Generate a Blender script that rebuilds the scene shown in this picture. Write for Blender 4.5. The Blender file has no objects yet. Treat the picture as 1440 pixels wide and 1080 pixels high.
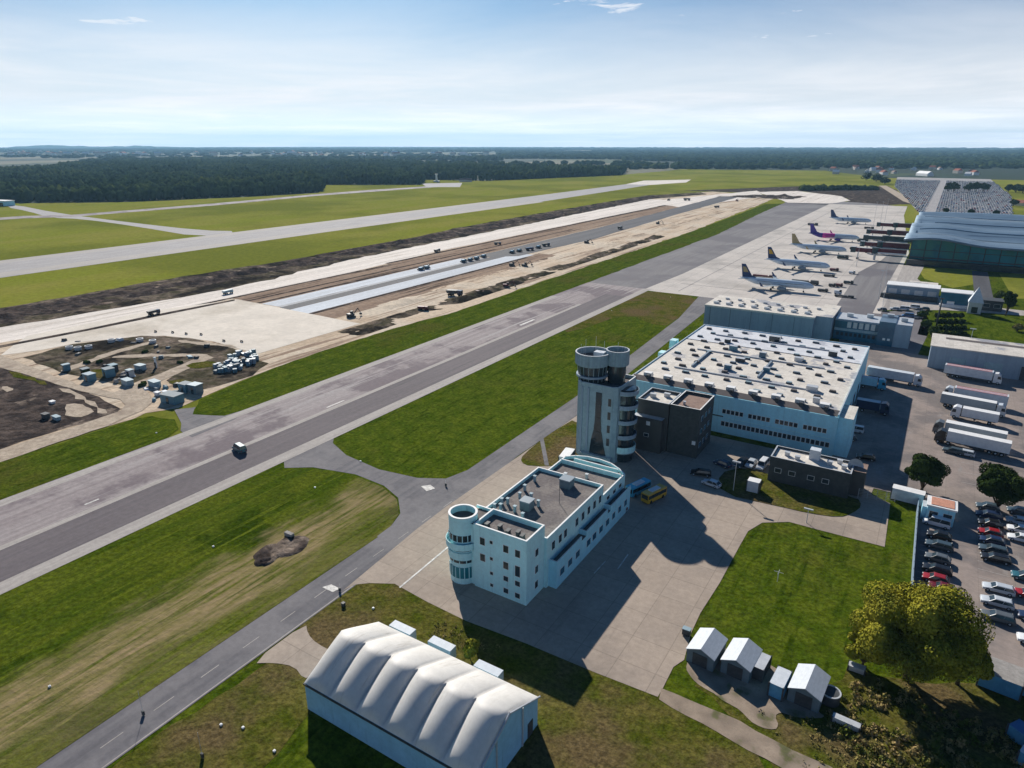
import bpy, math, random
import numpy as np
from mathutils import Vector, Matrix, noise as mn
random.seed(7); rng = np.random.default_rng(7)
R = math.radians
scene = bpy.context.scene
COL = scene.collection
# ---------------------------------------------------------------- camera geometry
# world frame: +Y runs along the taxiway, +X from the taxiway towards the buildings, metres
FPX = 950.0; PIT = math.atan(337 / FPX); CH = 73.0; HEAD = R(32)
_c, _s = math.cos(PIT), math.sin(PIT); _ca, _sa = math.cos(HEAD), math.sin(HEAD)
def P(x, y, z=0.0):
    u = (x - 720) / FPX; v = (540 - y) / FPX
    dz = -_s + v * _c; t = (z - CH) / dz
    a, b = u * t, (_c + v * _s) * t
    return (a * _ca - b * _sa, a * _sa + b * _ca)
def PL(l, z=0.0): return [P(x, y, z) for x, y in l]
# ---------------------------------------------------------------- materials
MATS = {}
def mat(name, c1, c2=None, scale=1.0, rough=0.8, metal=0.0, stretch=(1, 1, 1), c3=None, scale3=0.05, lo=.35, hi=.65,
        bump=0.0, detail=6, lo3=.45, hi3=.6, spec=.3, fine=None, c4=None, s4=(1, 1, 1), lo4=.55, hi4=.7, bscale=None):
    m = bpy.data.materials.new(name); m.use_nodes = True; nt = m.node_tree; N, L = nt.nodes, nt.links
    b = N['Principled BSDF']; b.inputs['Roughness'].default_value = rough; b.inputs['Metallic'].default_value = metal
    b.inputs['Specular IOR Level'].default_value = spec
    tc = N.new('ShaderNodeTexCoord')
    def nz(sc, st=(1, 1, 1), det=6, rgh=.6):
        mp = N.new('ShaderNodeMapping'); mp.inputs['Scale'].default_value = st; L.new(tc.outputs['Object'], mp.inputs['Vector'])
        n = N.new('ShaderNodeTexNoise'); n.inputs['Scale'].default_value = sc; n.inputs['Detail'].default_value = det
        n.inputs['Roughness'].default_value = rgh; L.new(mp.outputs[0], n.inputs['Vector']); return n.outputs['Fac']
    def mr(src, a, z_, t0=0., t1=1.):
        r = N.new('ShaderNodeMapRange'); r.inputs[1].default_value = a; r.inputs[2].default_value = z_
        r.inputs[3].default_value = t0; r.inputs[4].default_value = t1; r.interpolation_type = 'SMOOTHSTEP'
        L.new(src, r.inputs[0]); return r.outputs[0]
    def mix(f, a, b_):
        x = N.new('ShaderNodeMix'); x.data_type = 'RGBA'
        for s, v in ((x.inputs[6], a), (x.inputs[7], b_)):
            if isinstance(v, tuple): s.default_value = (*v, 1)
            else: L.new(v, s)
        L.new(f, x.inputs[0]); return x.outputs[2]
    if name.startswith(('leaf', 'grass', 'earth', 'straw')): b.inputs['Specular IOR Level'].default_value = 0.0
    elif rough >= .85: b.inputs['Specular IOR Level'].default_value = .14
    if c2 is None: c2 = tuple(v * .82 for v in c1)
    n1 = nz(scale, stretch, detail); col = mix(mr(n1, lo, hi), c1, c2)
    if c3 is not None: col = mix(mr(nz(scale3, (1, 1, 1), 5, .6), lo3, hi3), col, c3)
    if c4 is not None: col = mix(mr(nz(1.0, s4, 5, .65), lo4, hi4), col, c4)
    if fine:
        sc, amt = fine
        f = mr(nz(sc, (1, 1, 1), 4, .75), .3, .7, 1 - amt, 1 + amt)
        v = N.new('ShaderNodeVectorMath'); v.operation = 'SCALE'; L.new(col, v.inputs[0]); L.new(f, v.inputs['Scale']); col = v.outputs[0]
    L.new(col, b.inputs['Base Color'])
    if bump:
        bp = N.new('ShaderNodeBump'); bp.inputs['Strength'].default_value = 1.0; bp.inputs['Distance'].default_value = bump
        L.new(nz(bscale or scale * 2, (1, 1, 1), 5, .6), bp.inputs['Height']); L.new(bp.outputs[0], b.inputs['Normal'])
    MATS[name] = m; m['nt'] = 1
    return m
def grid_lines(m, sx, sy, w, dark, tone=.12):
    """slab joints and slab-to-slab tone on an existing material, in object x/y"""
    nt = m.node_tree; N, L = nt.nodes, nt.links; b = N['Principled BSDF']
    src = b.inputs['Base Color'].links[0].from_socket
    tc = N.new('ShaderNodeTexCoord')
    br = N.new('ShaderNodeTexBrick'); br.offset = 0.0; br.inputs['Scale'].default_value = 1
    br.inputs['Brick Width'].default_value = sx; br.inputs['Row Height'].default_value = sy
    br.inputs['Mortar Size'].default_value = w; br.inputs['Mortar Smooth'].default_value = .3
    br.inputs['Color1'].default_value = (1 - tone,) * 3 + (1,); br.inputs['Color2'].default_value = (1 + tone,) * 3 + (1,)
    br.inputs['Mortar'].default_value = (dark, dark, dark, 1)
    L.new(tc.outputs['Object'], br.inputs['Vector'])
    x = N.new('ShaderNodeMix'); x.data_type = 'RGBA'; x.blend_type = 'MULTIPLY'; x.inputs[0].default_value = 1
    L.new(src, x.inputs[6]); L.new(br.outputs['Color'], x.inputs[7]); L.new(x.outputs[2], b.inputs['Base Color'])
    return m
# --- grounds
mat('grass_lawn', (.050, .080, .005), (.085, .110, .009), .25, .95, c3=(.080, .080, .014), scale3=.03, lo3=.5, hi3=.72, fine=(1.1, .42), bump=.25, bscale=.8,
    c4=(.034, .058, .003), s4=(.5, .09, 1), lo4=.48, hi4=.68)
mat('grass_dry', (.060, .075, .007), (.115, .100, .025), .22, .95, c3=(.120, .088, .040), scale3=.06, lo3=.45, hi3=.65, fine=(1.4, .45), bump=.3, bscale=.8)
mat('grass_far', (.195, .215, .026), (.235, .225, .045), .03, .95, stretch=(1, .25, 1), c3=(.150, .165, .024), scale3=.006, fine=(.3, .16))
mat('straw', (.26, .215, .105), (.14, .135, .04), .5, .95, stretch=(1, .16, 1), c3=(.07, .095, .015), scale3=.12, lo3=.47, hi3=.58, fine=(1.2, .35), bump=.2)
mat('asphalt_old', (.25, .212, .212), (.33, .292, .285), .5, .9, stretch=(1, .035, 1), c3=(.165, .135, .145), scale3=.045, lo3=.48, hi3=.58, fine=(.8, .12),
    c4=(.36, .33, .32), s4=(.45, .010, 1), lo4=.55, hi4=.66)
mat('asphalt_lane', (.120, .104, .112), (.150, .130, .136), .6, .88, stretch=(1, .03, 1), fine=(.8, .10), c4=(.095, .085, .092), s4=(.3, .01, 1))
mat('asphalt_apron', (.175, .165, .170), (.215, .205, .205), .3, .88, stretch=(1, .03, 1), c3=(.15, .14, .15), scale3=.02, fine=(.8, .08))
mat('asphalt_road', (.125, .120, .130), (.165, .158, .165), .7, .88, stretch=(1, .05, 1), c3=(.19, .18, .185), scale3=.08, fine=(1, .10))
mat('concrete_edge', (.42, .385, .355), (.35, .32, .295), .8, .9, stretch=(1, .08, 1), fine=(1, .10))
grid_lines(mat('concrete_pad', (.385, .315, .255), (.34, .28, .23), .10, .9, c3=(.29, .24, .20), scale3=.05, lo3=.5, hi3=.72, fine=(.9, .10), c4=(.26, .215, .18), s4=(.25, .02, 1), lo4=.6, hi4=.76), 6, 6, .08, .76, .045)
grid_lines(mat('concrete_apron', (.56, .51, .46), (.49, .45, .41), .06, .9, c3=(.37, .34, .31), scale3=.03, lo3=.5, hi3=.72, fine=(.5, .06), c4=(.34, .31, .29), s4=(.02, .35, 1), lo4=.6, hi4=.7), 15, 37.5, .22, .80, .03)
grid_lines(mat('lot_paving', (.31, .255, .225), (.265, .22, .195), .12, .9, c3=(.19, .165, .155), scale3=.06, fine=(.9, .10), c4=(.30, .27, .25), s4=(.2, .04, 1), lo4=.6, hi4=.7), 5.5, 22, .06, .85, .05)
mat('asphalt_light', (.38, .36, .355), (.31, .295, .29), .4, .9, stretch=(1, .1, 1), fine=(.6, .1))
mat('slab_new', (.70, .63, .54), (.62, .56, .48), .08, .9, c3=(.48, .42, .34), scale3=.03, fine=(.4, .07), lo3=.5, hi3=.75)
mat('strip_concrete', (.76, .69, .62), (.62, .56, .50), .15, .9, stretch=(1, .04, 1), fine=(.4, .10), c4=(.40, .34, .28), s4=(.3, .01, 1), lo4=.56, hi4=.68)
mat('strip_grey', (.42, .43, .44), (.36, .36, .37), .15, .9, stretch=(1, .05, 1), fine=(.5, .12), c4=(.20, .19, .20), s4=(.25, .02, 1), lo4=.58, hi4=.66)
mat('strip_white', (.56, .60, .65), (.45, .48, .52), .15, .85, stretch=(1, .05, 1), fine=(.5, .10))
mat('asphalt_new', (.070, .070, .078), (.10, .10, .11), .2, .85, stretch=(1, .05, 1), fine=(.6, .15))
mat('sand', (.58, .46, .335), (.45, .34, .235), .09, .95, stretch=(1, .06, 1), c3=(.56, .47, .36), scale3=.03, fine=(.5, .18), c4=(.25, .17, .115), s4=(.22, .010, 1), lo4=.53, hi4=.62, bump=.3, bscale=.3)
mat('earth_brown', (.28, .205, .155), (.36, .27, .20), .12, .95, stretch=(1, .05, 1), fine=(.4, .2), c4=(.10, .075, .06), s4=(.35, .012, 1), lo4=.54, hi4=.62, bump=.3)
mat('earth_dark', (.040, .033, .031), (.105, .082, .070), .16, .95, c3=(.22, .175, .14), scale3=.09, lo3=.58, hi3=.66, fine=(.5, .4), bump=.6, bscale=.5)
mat('earth_scrub', (.062, .056, .034), (.21, .165, .13), .10, .95, c3=(.028, .024, .02), scale3=.05, lo3=.48, hi3=.58, fine=(.35, .5), bump=.5)
mat('dirt_path', (.45, .37, .285), (.36, .29, .22), .3, .95, fine=(.8, .2), c3=(.27, .21, .16), scale3=.1, lo3=.55, hi3=.7, bump=.1)
mat('track', (.34, .27, .205), (.22, .175, .135), .5, .95, fine=(1, .25), c3=(.11, .11, .05), scale3=.25, lo3=.54, hi3=.66)
mat('paint_line', (.66, .64, .60), (.42, .40, .38), .8, .7, fine=(2, .2))
def meadow():
    m = mat('grass_meadow', (.048, .076, .005), (.085, .105, .009), .3, .95, stretch=(1, .2, 1), c3=(.030, .052, .003), scale3=.06, lo3=.5, hi3=.62, fine=(1.2, .40), bump=.25, bscale=.8, c4=(.095, .120, .010), s4=(.8, .03, 1), lo4=.52, hi4=.64)
    nt = m.node_tree; N, L = nt.nodes, nt.links; b = N['Principled BSDF']; src = b.inputs['Base Color'].links[0].from_socket
    tc = N.new('ShaderNodeTexCoord'); sx = N.new('ShaderNodeSeparateXYZ'); L.new(tc.outputs['Object'], sx.inputs[0])
    def nz(sc, st, det=5):
        mp = N.new('ShaderNodeMapping'); mp.inputs['Scale'].default_value = st; L.new(tc.outputs['Object'], mp.inputs[0]); n = N.new('ShaderNodeTexNoise'); n.inputs['Scale'].default_value = sc; n.inputs['Detail'].default_value = det; n.inputs['Roughness'].default_value = .65; L.new(mp.outputs[0], n.inputs[0]); return n.outputs['Fac']
    def M(op, a, c):
        k = N.new('ShaderNodeMath'); k.operation = op
        for s, v in ((k.inputs[0], a), (k.inputs[1], c)):
            if isinstance(v, (int, float)): s.default_value = v
            else: L.new(v, s)
        return k.outputs[0]
    def S(v, a, c, t0=0, t1=1):
        q = N.new('ShaderNodeMapRange'); q.interpolation_type = 'SMOOTHSTEP'
        for i, w in enumerate((a, c, t0, t1)): q.inputs[i + 1].default_value = w
        L.new(v, q.inputs[0]); return q.outputs[0]
    xx = M('ADD', sx.outputs[0], M('MULTIPLY', M('SUBTRACT', nz(.12, (1, .35, 1)), .5), 22))
    f = M('MULTIPLY', S(xx, -104, -98), S(xx, -93, -87, 1, .30)); f = M('MULTIPLY', f, S(nz(1.0, (.8, .05, 1)), .34, .56, .12, 1)); f = M('MULTIPLY', f, S(sx.outputs[1], 108, 92))
    col = N.new('ShaderNodeMix'); col.data_type = 'RGBA'; L.new(S(nz(.8, (1, .2, 1)), .35, .65), col.inputs[0]); col.inputs[6].default_value = (.30, .225, .125, 1); col.inputs[7].default_value = (.20, .17, .065, 1)
    x = N.new('ShaderNodeMix'); x.data_type = 'RGBA'; L.new(f, x.inputs[0]); L.new(src, x.inputs[6]); L.new(col.outputs[2], x.inputs[7]); L.new(x.outputs[2], b.inputs['Base Color'])
meadow()
# landscape far away
def land():
    m = bpy.data.materials.new('countryside'); m.use_nodes = True; N, L = m.node_tree.nodes, m.node_tree.links
    b = N['Principled BSDF']; b.inputs['Roughness'].default_value = .95; b.inputs['Specular IOR Level'].default_value = .1
    tc = N.new('ShaderNodeTexCoord')
    vo = N.new('ShaderNodeTexVoronoi'); vo.inputs['Scale'].default_value = .0022; L.new(tc.outputs['Object'], vo.inputs['Vector'])
    r = N.new('ShaderNodeValToRGB'); L.new(vo.outputs['Color'], r.inputs[0]); e = r.color_ramp; e.interpolation = 'CONSTANT'
    cs = [(.0, (.03, .055, .03)), (.35, (.07, .10, .04)), (.5, (.20, .19, .12)), (.58, (.03, .05, .03)), (.78, (.10, .11, .06)), (.85, (.03, .05, .03))]
    e.elements[0].position = 0; e.elements[0].color = (*cs[0][1], 1); e.elements[1].position = cs[1][0]; e.elements[1].color = (*cs[1][1], 1)
    for p, c in cs[2:]:
        k = e.elements.new(p); k.color = (*c, 1)
    n = N.new('ShaderNodeTexNoise'); n.inputs['Scale'].default_value = .02; n.inputs['Detail'].default_value = 5; L.new(tc.outputs['Object'], n.inputs['Vector'])
    x = N.new('ShaderNodeMix'); x.data_type = 'RGBA'; x.blend_type = 'MULTIPLY'; x.inputs[0].default_value = .6
    L.new(r.outputs[0], x.inputs[6]); L.new(n.outputs['Color'], x.inputs[7]); L.new(x.outputs[2], b.inputs['Base Color'])
    MATS['countryside'] = m
land()
# --- objects
mat('white_wall', (.54, .84, .86), (.49, .77, .80), .5, .7, fine=(1.2, .06), c4=(.40, .64, .67), s4=(1.3, 1.3, .10), lo4=.54, hi4=.74, stretch=(1, 1, .3))
mat('blue_wall', (.38, .74, .86), (.34, .67, .79), .5, .6, fine=(1.2, .06), c4=(.28, .57, .68), s4=(1.3, 1.3, .10), lo4=.54, hi4=.74, stretch=(1, 1, .2))
mat('steel_wall', (.26, .34, .42), (.23, .30, .38), .6, .55, fine=(1.5, .05), c4=(.19, .25, .31), s4=(1.3, 1.3, .10), lo4=.54, hi4=.74, stretch=(1, 1, .1))
mat('grey_panel', (.29, .40, .45), (.25, .35, .40), .8, .6, fine=(1.4, .08), c4=(.18, .25, .28), s4=(1.3, 1.3, .10), lo4=.54, hi4=.74)
mat('dark_clad', (.050, .058, .060), (.065, .072, .072), .6, .7, fine=(1.2, .1))
mat('dark_clad_warm', (.085, .085, .080), (.07, .07, .068), .6, .75, fine=(1.2, .1))
mat('roof_gravel', (.175, .155, .15), (.145, .128, .125), .5, .95, c3=(.22, .195, .18), scale3=.25, fine=(2, .18))
grid_lines(mat('roof_cream', (.68, .63, .56), (.58, .535, .47), .22, .8, c3=(.34, .34, .36), scale3=.09, lo3=.57, hi3=.63, fine=(1, .12), c4=(.45, .43, .41), s4=(.12, 1.0, 1), lo4=.60, hi4=.70), 2.4, 30, .05, .86, .03)
mat('roof_pale', (.66, .67, .69), (.56, .57, .60), .22, .7, c3=(.40, .41, .45), scale3=.12, lo3=.6, hi3=.66, fine=(1, .08))
mat('roof_brown', (.24, .165, .135), (.30, .21, .17), .5, .9, fine=(2, .12))
mat('roof_strip', (.155, .135, .13), (.12, .105, .10), .5, .85, fine=(1, .15))
mat('roof_blue', (.15, .22, .29), (.19, .27, .34), .03, .42, metal=.25, stretch=(.25, 2.4, 1), c4=(.075, .12, .17), s4=(.008, .10, 1), lo4=.54, hi4=.64, fine=(.2, .08))
mat('roof_orange', (.56, .27, .18), (.47, .225, .155), 1, .8, fine=(3, .15))
mat('trim_white', (.80, .80, .79), (.72, .72, .71), 1, .6)
mat('glass_dark', (.020, .032, .040), (.030, .045, .055), .7, .12, spec=.6)
mat('glass_green', (.020, .22, .27), (.010, .11, .15), .05, .3, spec=.25, stretch=(1, 1, .6), c3=(.03, .17, .16), scale3=.08)
mat('glass_blue', (.03, .14, .22), (.02, .09, .16), .2, .15, spec=.6)
mat('fabric_white', (.86, .83, .78), (.81, .78, .73), .3, .55, fine=(.8, .05), c4=(.66, .62, .56), s4=(1.6, .12, .2), lo4=.56, hi4=.72)
def sheer(m, f):
    nt = m.node_tree; N, L = nt.nodes, nt.links; b = N['Principled BSDF']; tr = N.new('ShaderNodeBsdfTranslucent'); mx_ = N.new('ShaderNodeMixShader'); mx_.inputs[0].default_value = f
    L.new(b.inputs['Base Color'].links[0].from_socket, tr.inputs[0]); L.new(b.outputs[0], mx_.inputs[1]); L.new(tr.outputs[0], mx_.inputs[2]); L.new(mx_.outputs[0], N['Material Output'].inputs['Surface'])
sheer(MATS['fabric_white'], .25)
mat('tent_wall', (.34, .62, .80), (.30, .56, .73), .4, .6, fine=(1, .06), c4=(.25, .46, .60), s4=(1.3, 1.3, .10), lo4=.54, hi4=.74)
mat('metal_light', (.56, .58, .60), (.48, .50, .52), 1.2, .45, metal=.2)
mat('metal_dark', (.07, .075, .08), (.045, .05, .055), 1.5, .6)
mat('roof_cabin', (.52, .56, .60), (.46, .50, .54), .8, .55, stretch=(6, 1, 1), fine=(2, .05))
mat('cabin_wall', (.15, .20, .23), (.12, .165, .19), .8, .7)
mat('cont_blue', (.10, .33, .52), (.08, .27, .44), 1, .55)
mat('cont_white', (.62, .66, .70), (.54, .58, .62), 1, .6)
mat('rubber', (.018, .018, .018), (.03, .03, .03), 4, .85)
mat('bark', (.09, .065, .045), (.05, .04, .03), 3, .95)
mat('leaf_dark', (.022, .040, .012), (.042, .064, .016), .6, .8)
mat('leaf_yellow', (.22, .22, .022), (.36, .325, .040), .25, .75, c3=(.13, .14, .02), scale3=.2)
mat('leaf_mid', (.055, .085, .022), (.09, .115, .03), .4, .8)
mat('leaf_forest', (.014, .028, .014), (.042, .066, .026), .035, .9, c3=(.075, .095, .028), scale3=.008, lo3=.50, hi3=.7, fine=(.12, .3))
mat('leaf_scrub', (.20, .175, .05), (.36, .26, .12), .5, .9, c3=(.09, .115, .02), scale3=.3)
mat('conc_old', (.34, .32, .30), (.27, .255, .24), .8, .9, fine=(2, .12))
CARCOL = dict(white=(.72, .74, .76), silver=(.52, .56, .60), black=(.012, .013, .016), navy=(.018, .035, .085), red=(.30, .016, .02), darkred=(.13, .012, .018),
              grey=(.11, .125, .135), teal=(.03, .12, .15), blue=(.03, .13, .32), slate=(.055, .085, .105), yellow=(.62, .36, .03), cyan=(.05, .40, .60))
for k, v in CARCOL.items(): mat('paint_' + k, v, tuple(x * .93 for x in v), 2, .28, spec=.5)
mat('stripe_red', (.42, .08, .085), (.36, .065, .07), 1, .55)
mat('plane_white', (.60, .70, .78), (.56, .66, .74), .3, .35, spec=.5)
mat('plane_grey', (.28, .33, .37), (.24, .29, .33), .3, .4)
mat('purple', (.09, .05, .32), (.07, .04, .26), .5, .4)
mat('magenta', (.70, .03, .34), (.60, .03, .30), .5, .4)
mat('fin_navy', (.025, .055, .15), None, .5, .4); mat('fin_yellow', (.55, .33, .03), None, .5, .4); mat('fin_tan', (.42, .33, .16), None, .5, .4)
mat('bridge_red', (.13, .028, .038), (.10, .024, .032), .5, .6); mat('bridge_dark', (.045, .07, .075), (.03, .05, .055), .5, .5)
mat('orange', (.60, .22, .03), None, 1, .6); mat('machine_yellow', (.50, .30, .03), None, 1, .6); mat('tarp_blue', (.12, .25, .32), (.09, .20, .26), .8, .6)
mat('brick_red', (.33, .12, .08), (.27, .10, .07), 1, .9); mat('house_wall', (.62, .58, .50), None, .2, .9)
# ---------------------------------------------------------------- mesh helper
class MB:
    def __init__(s): s.v = []; s.f = []; s.m = []; s.mats = []; s.sm = []
    def mi(s, m):
        if m not in s.mats: s.mats.append(m)
        return s.mats.index(m)
    def add(s, vs, fs, m, smooth=False):
        o = len(s.v); k = s.mi(m); s.v += [tuple(v) for v in vs]
        for f in fs: s.f.append(tuple(i + o for i in f)); s.m.append(k); s.sm.append(smooth)
        return s
    def box(s, x0, x1, y0, y1, z0, z1, m, top=None):
        vs = [(x0, y0, z0), (x1, y0, z0), (x1, y1, z0), (x0, y1, z0), (x0, y0, z1), (x1, y0, z1), (x1, y1, z1), (x0, y1, z1)]
        s.add(vs, [(3, 2, 1, 0), (0, 1, 5, 4), (1, 2, 6, 5), (2, 3, 7, 6), (3, 0, 4, 7)], m)
        s.add(vs[4:], [(0, 1, 2, 3)], top or m); return s
    def prism(s, pts, z0, z1, m, top=None):
        n = len(pts); a = [(x, y, z0) for x, y in pts]; b = [(x, y, z1) for x, y in pts]
        s.add(a + b, [(i, (i + 1) % n, n + (i + 1) % n, n + i) for i in range(n)], m); s.add(b, [tuple(range(n))], top or m)
        return s
    def cyl(s, cx, cy, r, z0, z1, m, n=16, r2=None, cap=True, top=None):
        r2 = r if r2 is None else r2
        a = [(cx + r * math.cos(2 * math.pi * i / n), cy + r * math.sin(2 * math.pi * i / n), z0) for i in range(n)]
        b = [(cx + r2 * math.cos(2 * math.pi * i / n), cy + r2 * math.sin(2 * math.pi * i / n), z1) for i in range(n)]
        s.add(a + b, [(i, (i + 1) % n, n + (i + 1) % n, n + i) for i in range(n)], m, True)
        if cap: s.add(b, [tuple(range(n))], top or m)
        return s
    def ring(s, cx, cy, r, w, z0, z1, m, n=24, a0=0, a1=360):
        A = [R(a0 + (a1 - a0) * i / n) for i in range(n + 1)]
        vs = []
        for a in A:
            for rr, z in ((r, z0), (r, z1), (r - w, z1), (r - w, z0)): vs.append((cx + rr * math.cos(a), cy + rr * math.sin(a), z))
        fs = []
        for i in range(n):
            for k in range(4): fs.append((4 * i + k, 4 * (i + 1) + k, 4 * (i + 1) + (k + 1) % 4, 4 * i + (k + 1) % 4))
        s.add(vs, fs, m); return s
    def tube(s, p, q, r, m, n=8, r2=None, cap=True):
        p, q = Vector(p), Vector(q); d = (q - p).normalized(); u = d.orthogonal().normalized(); w = d.cross(u); r2 = r if r2 is None else r2
        a = [p + r * (math.cos(t) * u + math.sin(t) * w) for t in [2 * math.pi * i / n for i in range(n)]]
        b = [q + r2 * (math.cos(t) * u + math.sin(t) * w) for t in [2 * math.pi * i / n for i in range(n)]]
        fs = [(i, (i + 1) % n, n + (i + 1) % n, n + i) for i in range(n)]
        if cap: fs += [tuple(range(n - 1, -1, -1)), tuple(range(n, 2 * n))]
        s.add(a + b, fs, m, n > 6); return s
    def lathe_x(s, prof, m, n=16, cy=0, cz=0, mf=None, sz=1.0):
        vs = []
        for x, r, dz in prof:
            for i in range(n):
                t = 2 * math.pi * i / n; vs.append((x, cy + r * math.cos(t), cz + dz + sz * r * math.sin(t)))
        for k in range(len(prof) - 1):
            fs = [(k * n + i, k * n + (i + 1) % n, (k + 1) * n + (i + 1) % n, (k + 1) * n + i) for i in range(n)]
            o = len(s.v)
            mm = mf((prof[k][0] + prof[k + 1][0]) / 2) if mf else m
            s.add([vs[j] for j in range(k * n, (k + 2) * n)], [tuple(j - k * n for j in f) for f in fs], mm, True)
        return s
    def build(s, name, parent=None, smooth=None):
        me = bpy.data.meshes.new(name); off = Vector(parent.location) if parent is not None and parent.get('_w') else Vector((0, 0, 0))
        if parent is not None and parent.parent is not None and parent.parent.get('_w'): off = Vector(parent.parent.location)
        me.from_pydata([(x - off.x, y - off.y, z - off.z) for x, y, z in s.v], [], s.f)
        for m in s.mats: me.materials.append(MATS[m])
        me.polygons.foreach_set('material_index', s.m); me.polygons.foreach_set('use_smooth', s.sm)
        me.update()
        o = bpy.data.objects.new(name, me); COL.objects.link(o)
        if parent is not None: o.parent = parent
        return o
def tag(o, label, cat=None, group=None, kind=None):
    if label: o['label'] = label
    if cat: o['category'] = cat
    if group: o['group'] = group
    if kind: o['kind'] = kind
    return o
def thing(name, label, cat, loc=(0, 0, 0), rz=0, group=None, world=False):
    """Empty at the base; world=True: part meshes are given in world coordinates"""
    o = bpy.data.objects.new(name, None); COL.objects.link(o); o.location = loc; o.rotation_euler[2] = rz; o.empty_display_size = .5
    tag(o, label, cat, group)
    if world: o['_w'] = 1
    return o
def dup(root, loc, rz=0, label=None, group=None, sc=None):
    r = root.copy(); COL.objects.link(r); r.location = loc; r.rotation_euler[2] = rz
    if sc: r.scale = sc
    if label: r['label'] = label
    if group: r['group'] = group
    for ch in list(root.children):
        c = ch.copy(); COL.objects.link(c); c.parent = r
        for g in list(ch.children):
            d = g.copy(); COL.objects.link(d); d.parent = c
    return r
def struct(name, mb): return tag(mb.build(name), None, kind='structure')
# ---------------------------------------------------------------- ground sheets
def smooth_poly(pts, it=2):
    for _ in range(it):
        q = []
        for i in range(len(pts)):
            a, b = pts[i], pts[(i + 1) % len(pts)]
            q += [(a[0] * .75 + b[0] * .25, a[1] * .75 + b[1] * .25), (a[0] * .25 + b[0] * .75, a[1] * .25 + b[1] * .75)]
        pts = q
    return pts
def ragged(pts, step, amp):
    out = []
    for i in range(len(pts)):
        a, b = Vector(pts[i]), Vector(pts[(i + 1) % len(pts)]); d = b - a; L = d.length
        if L < 1e-3: continue
        n = max(1, min(60, int(L / step))); nrm = Vector((-d.y, d.x)) / L
        for k in range(n):
            p = a + d * k / n; j = mn.noise(Vector((p.x / step / 1.3, p.y / step / 1.3, 3.3))) + .5 * mn.noise(Vector((p.x / step * 2, p.y / step * 2, 7.7)))
            q = p + nrm * j * amp; out.append((q.x, q.y))
    return out
def sheet(name, pts, z, m, sm=0, rag=None):
    if sm: pts = smooth_poly(pts, sm)
    if rag: pts = ragged(pts, *rag)
    mb = MB(); mb.add([(x, y, z) for x, y in pts], [tuple(range(len(pts)))], m)
    return struct(name, mb)
def strip(name, x0, x1, y0, y1, z, m): return sheet(name, [(x0, y0), (x1, y0), (x1, y1), (x0, y1)], z, m)
g = MB(); S = 18000; g.add([(-S, -S, -.6), (S, -S, -.6), (S, S, -.6), (-S, S, -.6)], [(0, 1, 2, 3)], 'countryside'); struct('ground', g)
# airfield grass (whole airport), runs to the forest edge
sheet('airfield_grass', [(-1500, -300), (-1130, 435)] + PL([(20, 286), (187, 284), (367, 276), (450, 271), (450, 260), (590, 260), (593, 253), (680, 254), (873, 246), (960, 238), (1160, 240), (1240, 250)]) + [(200, 1900), (400, 1500), (500, 400), (300, -300)], -.10, 'grass_far', rag=(40, 5))
sheet('near_grass', [(-130, -60), (-127, 20), (-127, 560), (-60, 560), (60, 560), (160, 500), (160, -60)], -.04, 'grass_lawn')
# left runway and its side roads
LR = [(-545, -400), (-533, 390), (-525, 600), (-537, 950), (-545, 1350), (-560, 1500), (-505, 1500), (-489, 1280), (-466, 842), (-461, 440), (-460, 335), (-457, 173), (-457, -400)]
sheet('runway', [(-530, -400), (-528, 390), (-530, 950), (-540, 1430), (-495, 1430), (-467, 842), (-461, 440), (-459, 173), (-459, -400)], -.05, 'asphalt_light')
strip('runway_shoulder', -478, -461, -400, 820, -.04, 'concrete_edge'); strip('runway_shoulder', -529, -515, -400, 820, -.04, 'concrete_edge')
sheet('runway_end', PL([(880, 259), (905, 254), (972, 252.5), (965, 256.5), (915, 260)]), -.03, 'strip_concrete')
sheet('side_road', PL([(20, 287.5), (80, 299.5), (180, 312.5), (283, 324), (340, 325), (285, 334), (190, 318), (117, 308), (70, 306), (40, 297), (8, 291)]), -.05, 'asphalt_light', sm=1)
sheet('side_road', PL([(-60, 310), (33, 303.5), (100, 302), (187, 295), (300, 286), (450, 272.5), (520, 267), (600, 262), (647, 258), (648, 261), (600, 264), (450, 275), (300, 289), (187, 298), (100, 305), (33, 307), (-60, 313)]), -.045, 'asphalt_old')
sheet('side_road', PL([(593, 258), (650, 257), (647, 263), (600, 263)]), -.04, 'asphalt_light')
# construction site
CS = [(-352, -160), (-352, 130), (-345, 170), (-340, 320), (-352, 520), (-365, 800), (-372, 1050), (-330, 1150), (-215, 1090), (-205, 937), (-188, 577), (-187, 378), (-184, 243), (-188.5, 205), (-188.9, 178), (-188.5, 144), (-184, 118)] + PL([(250, 573), (207, 582), (187, 588), (60, 630), (0, 650), (-150, 700)]) + [(-190, -160)]
sheet('construction_ground', CS, -.02, 'sand', rag=(9, 2.0))
strip('earth_lane', -240, -222, 206, 420, 0, 'earth_brown')
sheet('earth_lane', [(-298, 209), (-274, 209), (-272, 380), (-272, 600), (-283, 900), (-306, 900), (-306, 565), (-305, 390), (-297, 284)], 0, 'earth_brown', rag=(15, 1))
sheet('haul_road', [(-352, -150), (-331, -150), (-331, 120), (-325, 180), (-325, 237), (-334, 320), (-346, 638), (-359, 941), (-300, 941), (-306, 565), (-307, 390), (-298, 284), (-296, 185), (-304, 109), (-310, -150)], .0, 'strip_concrete', rag=(12, .8))
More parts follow.
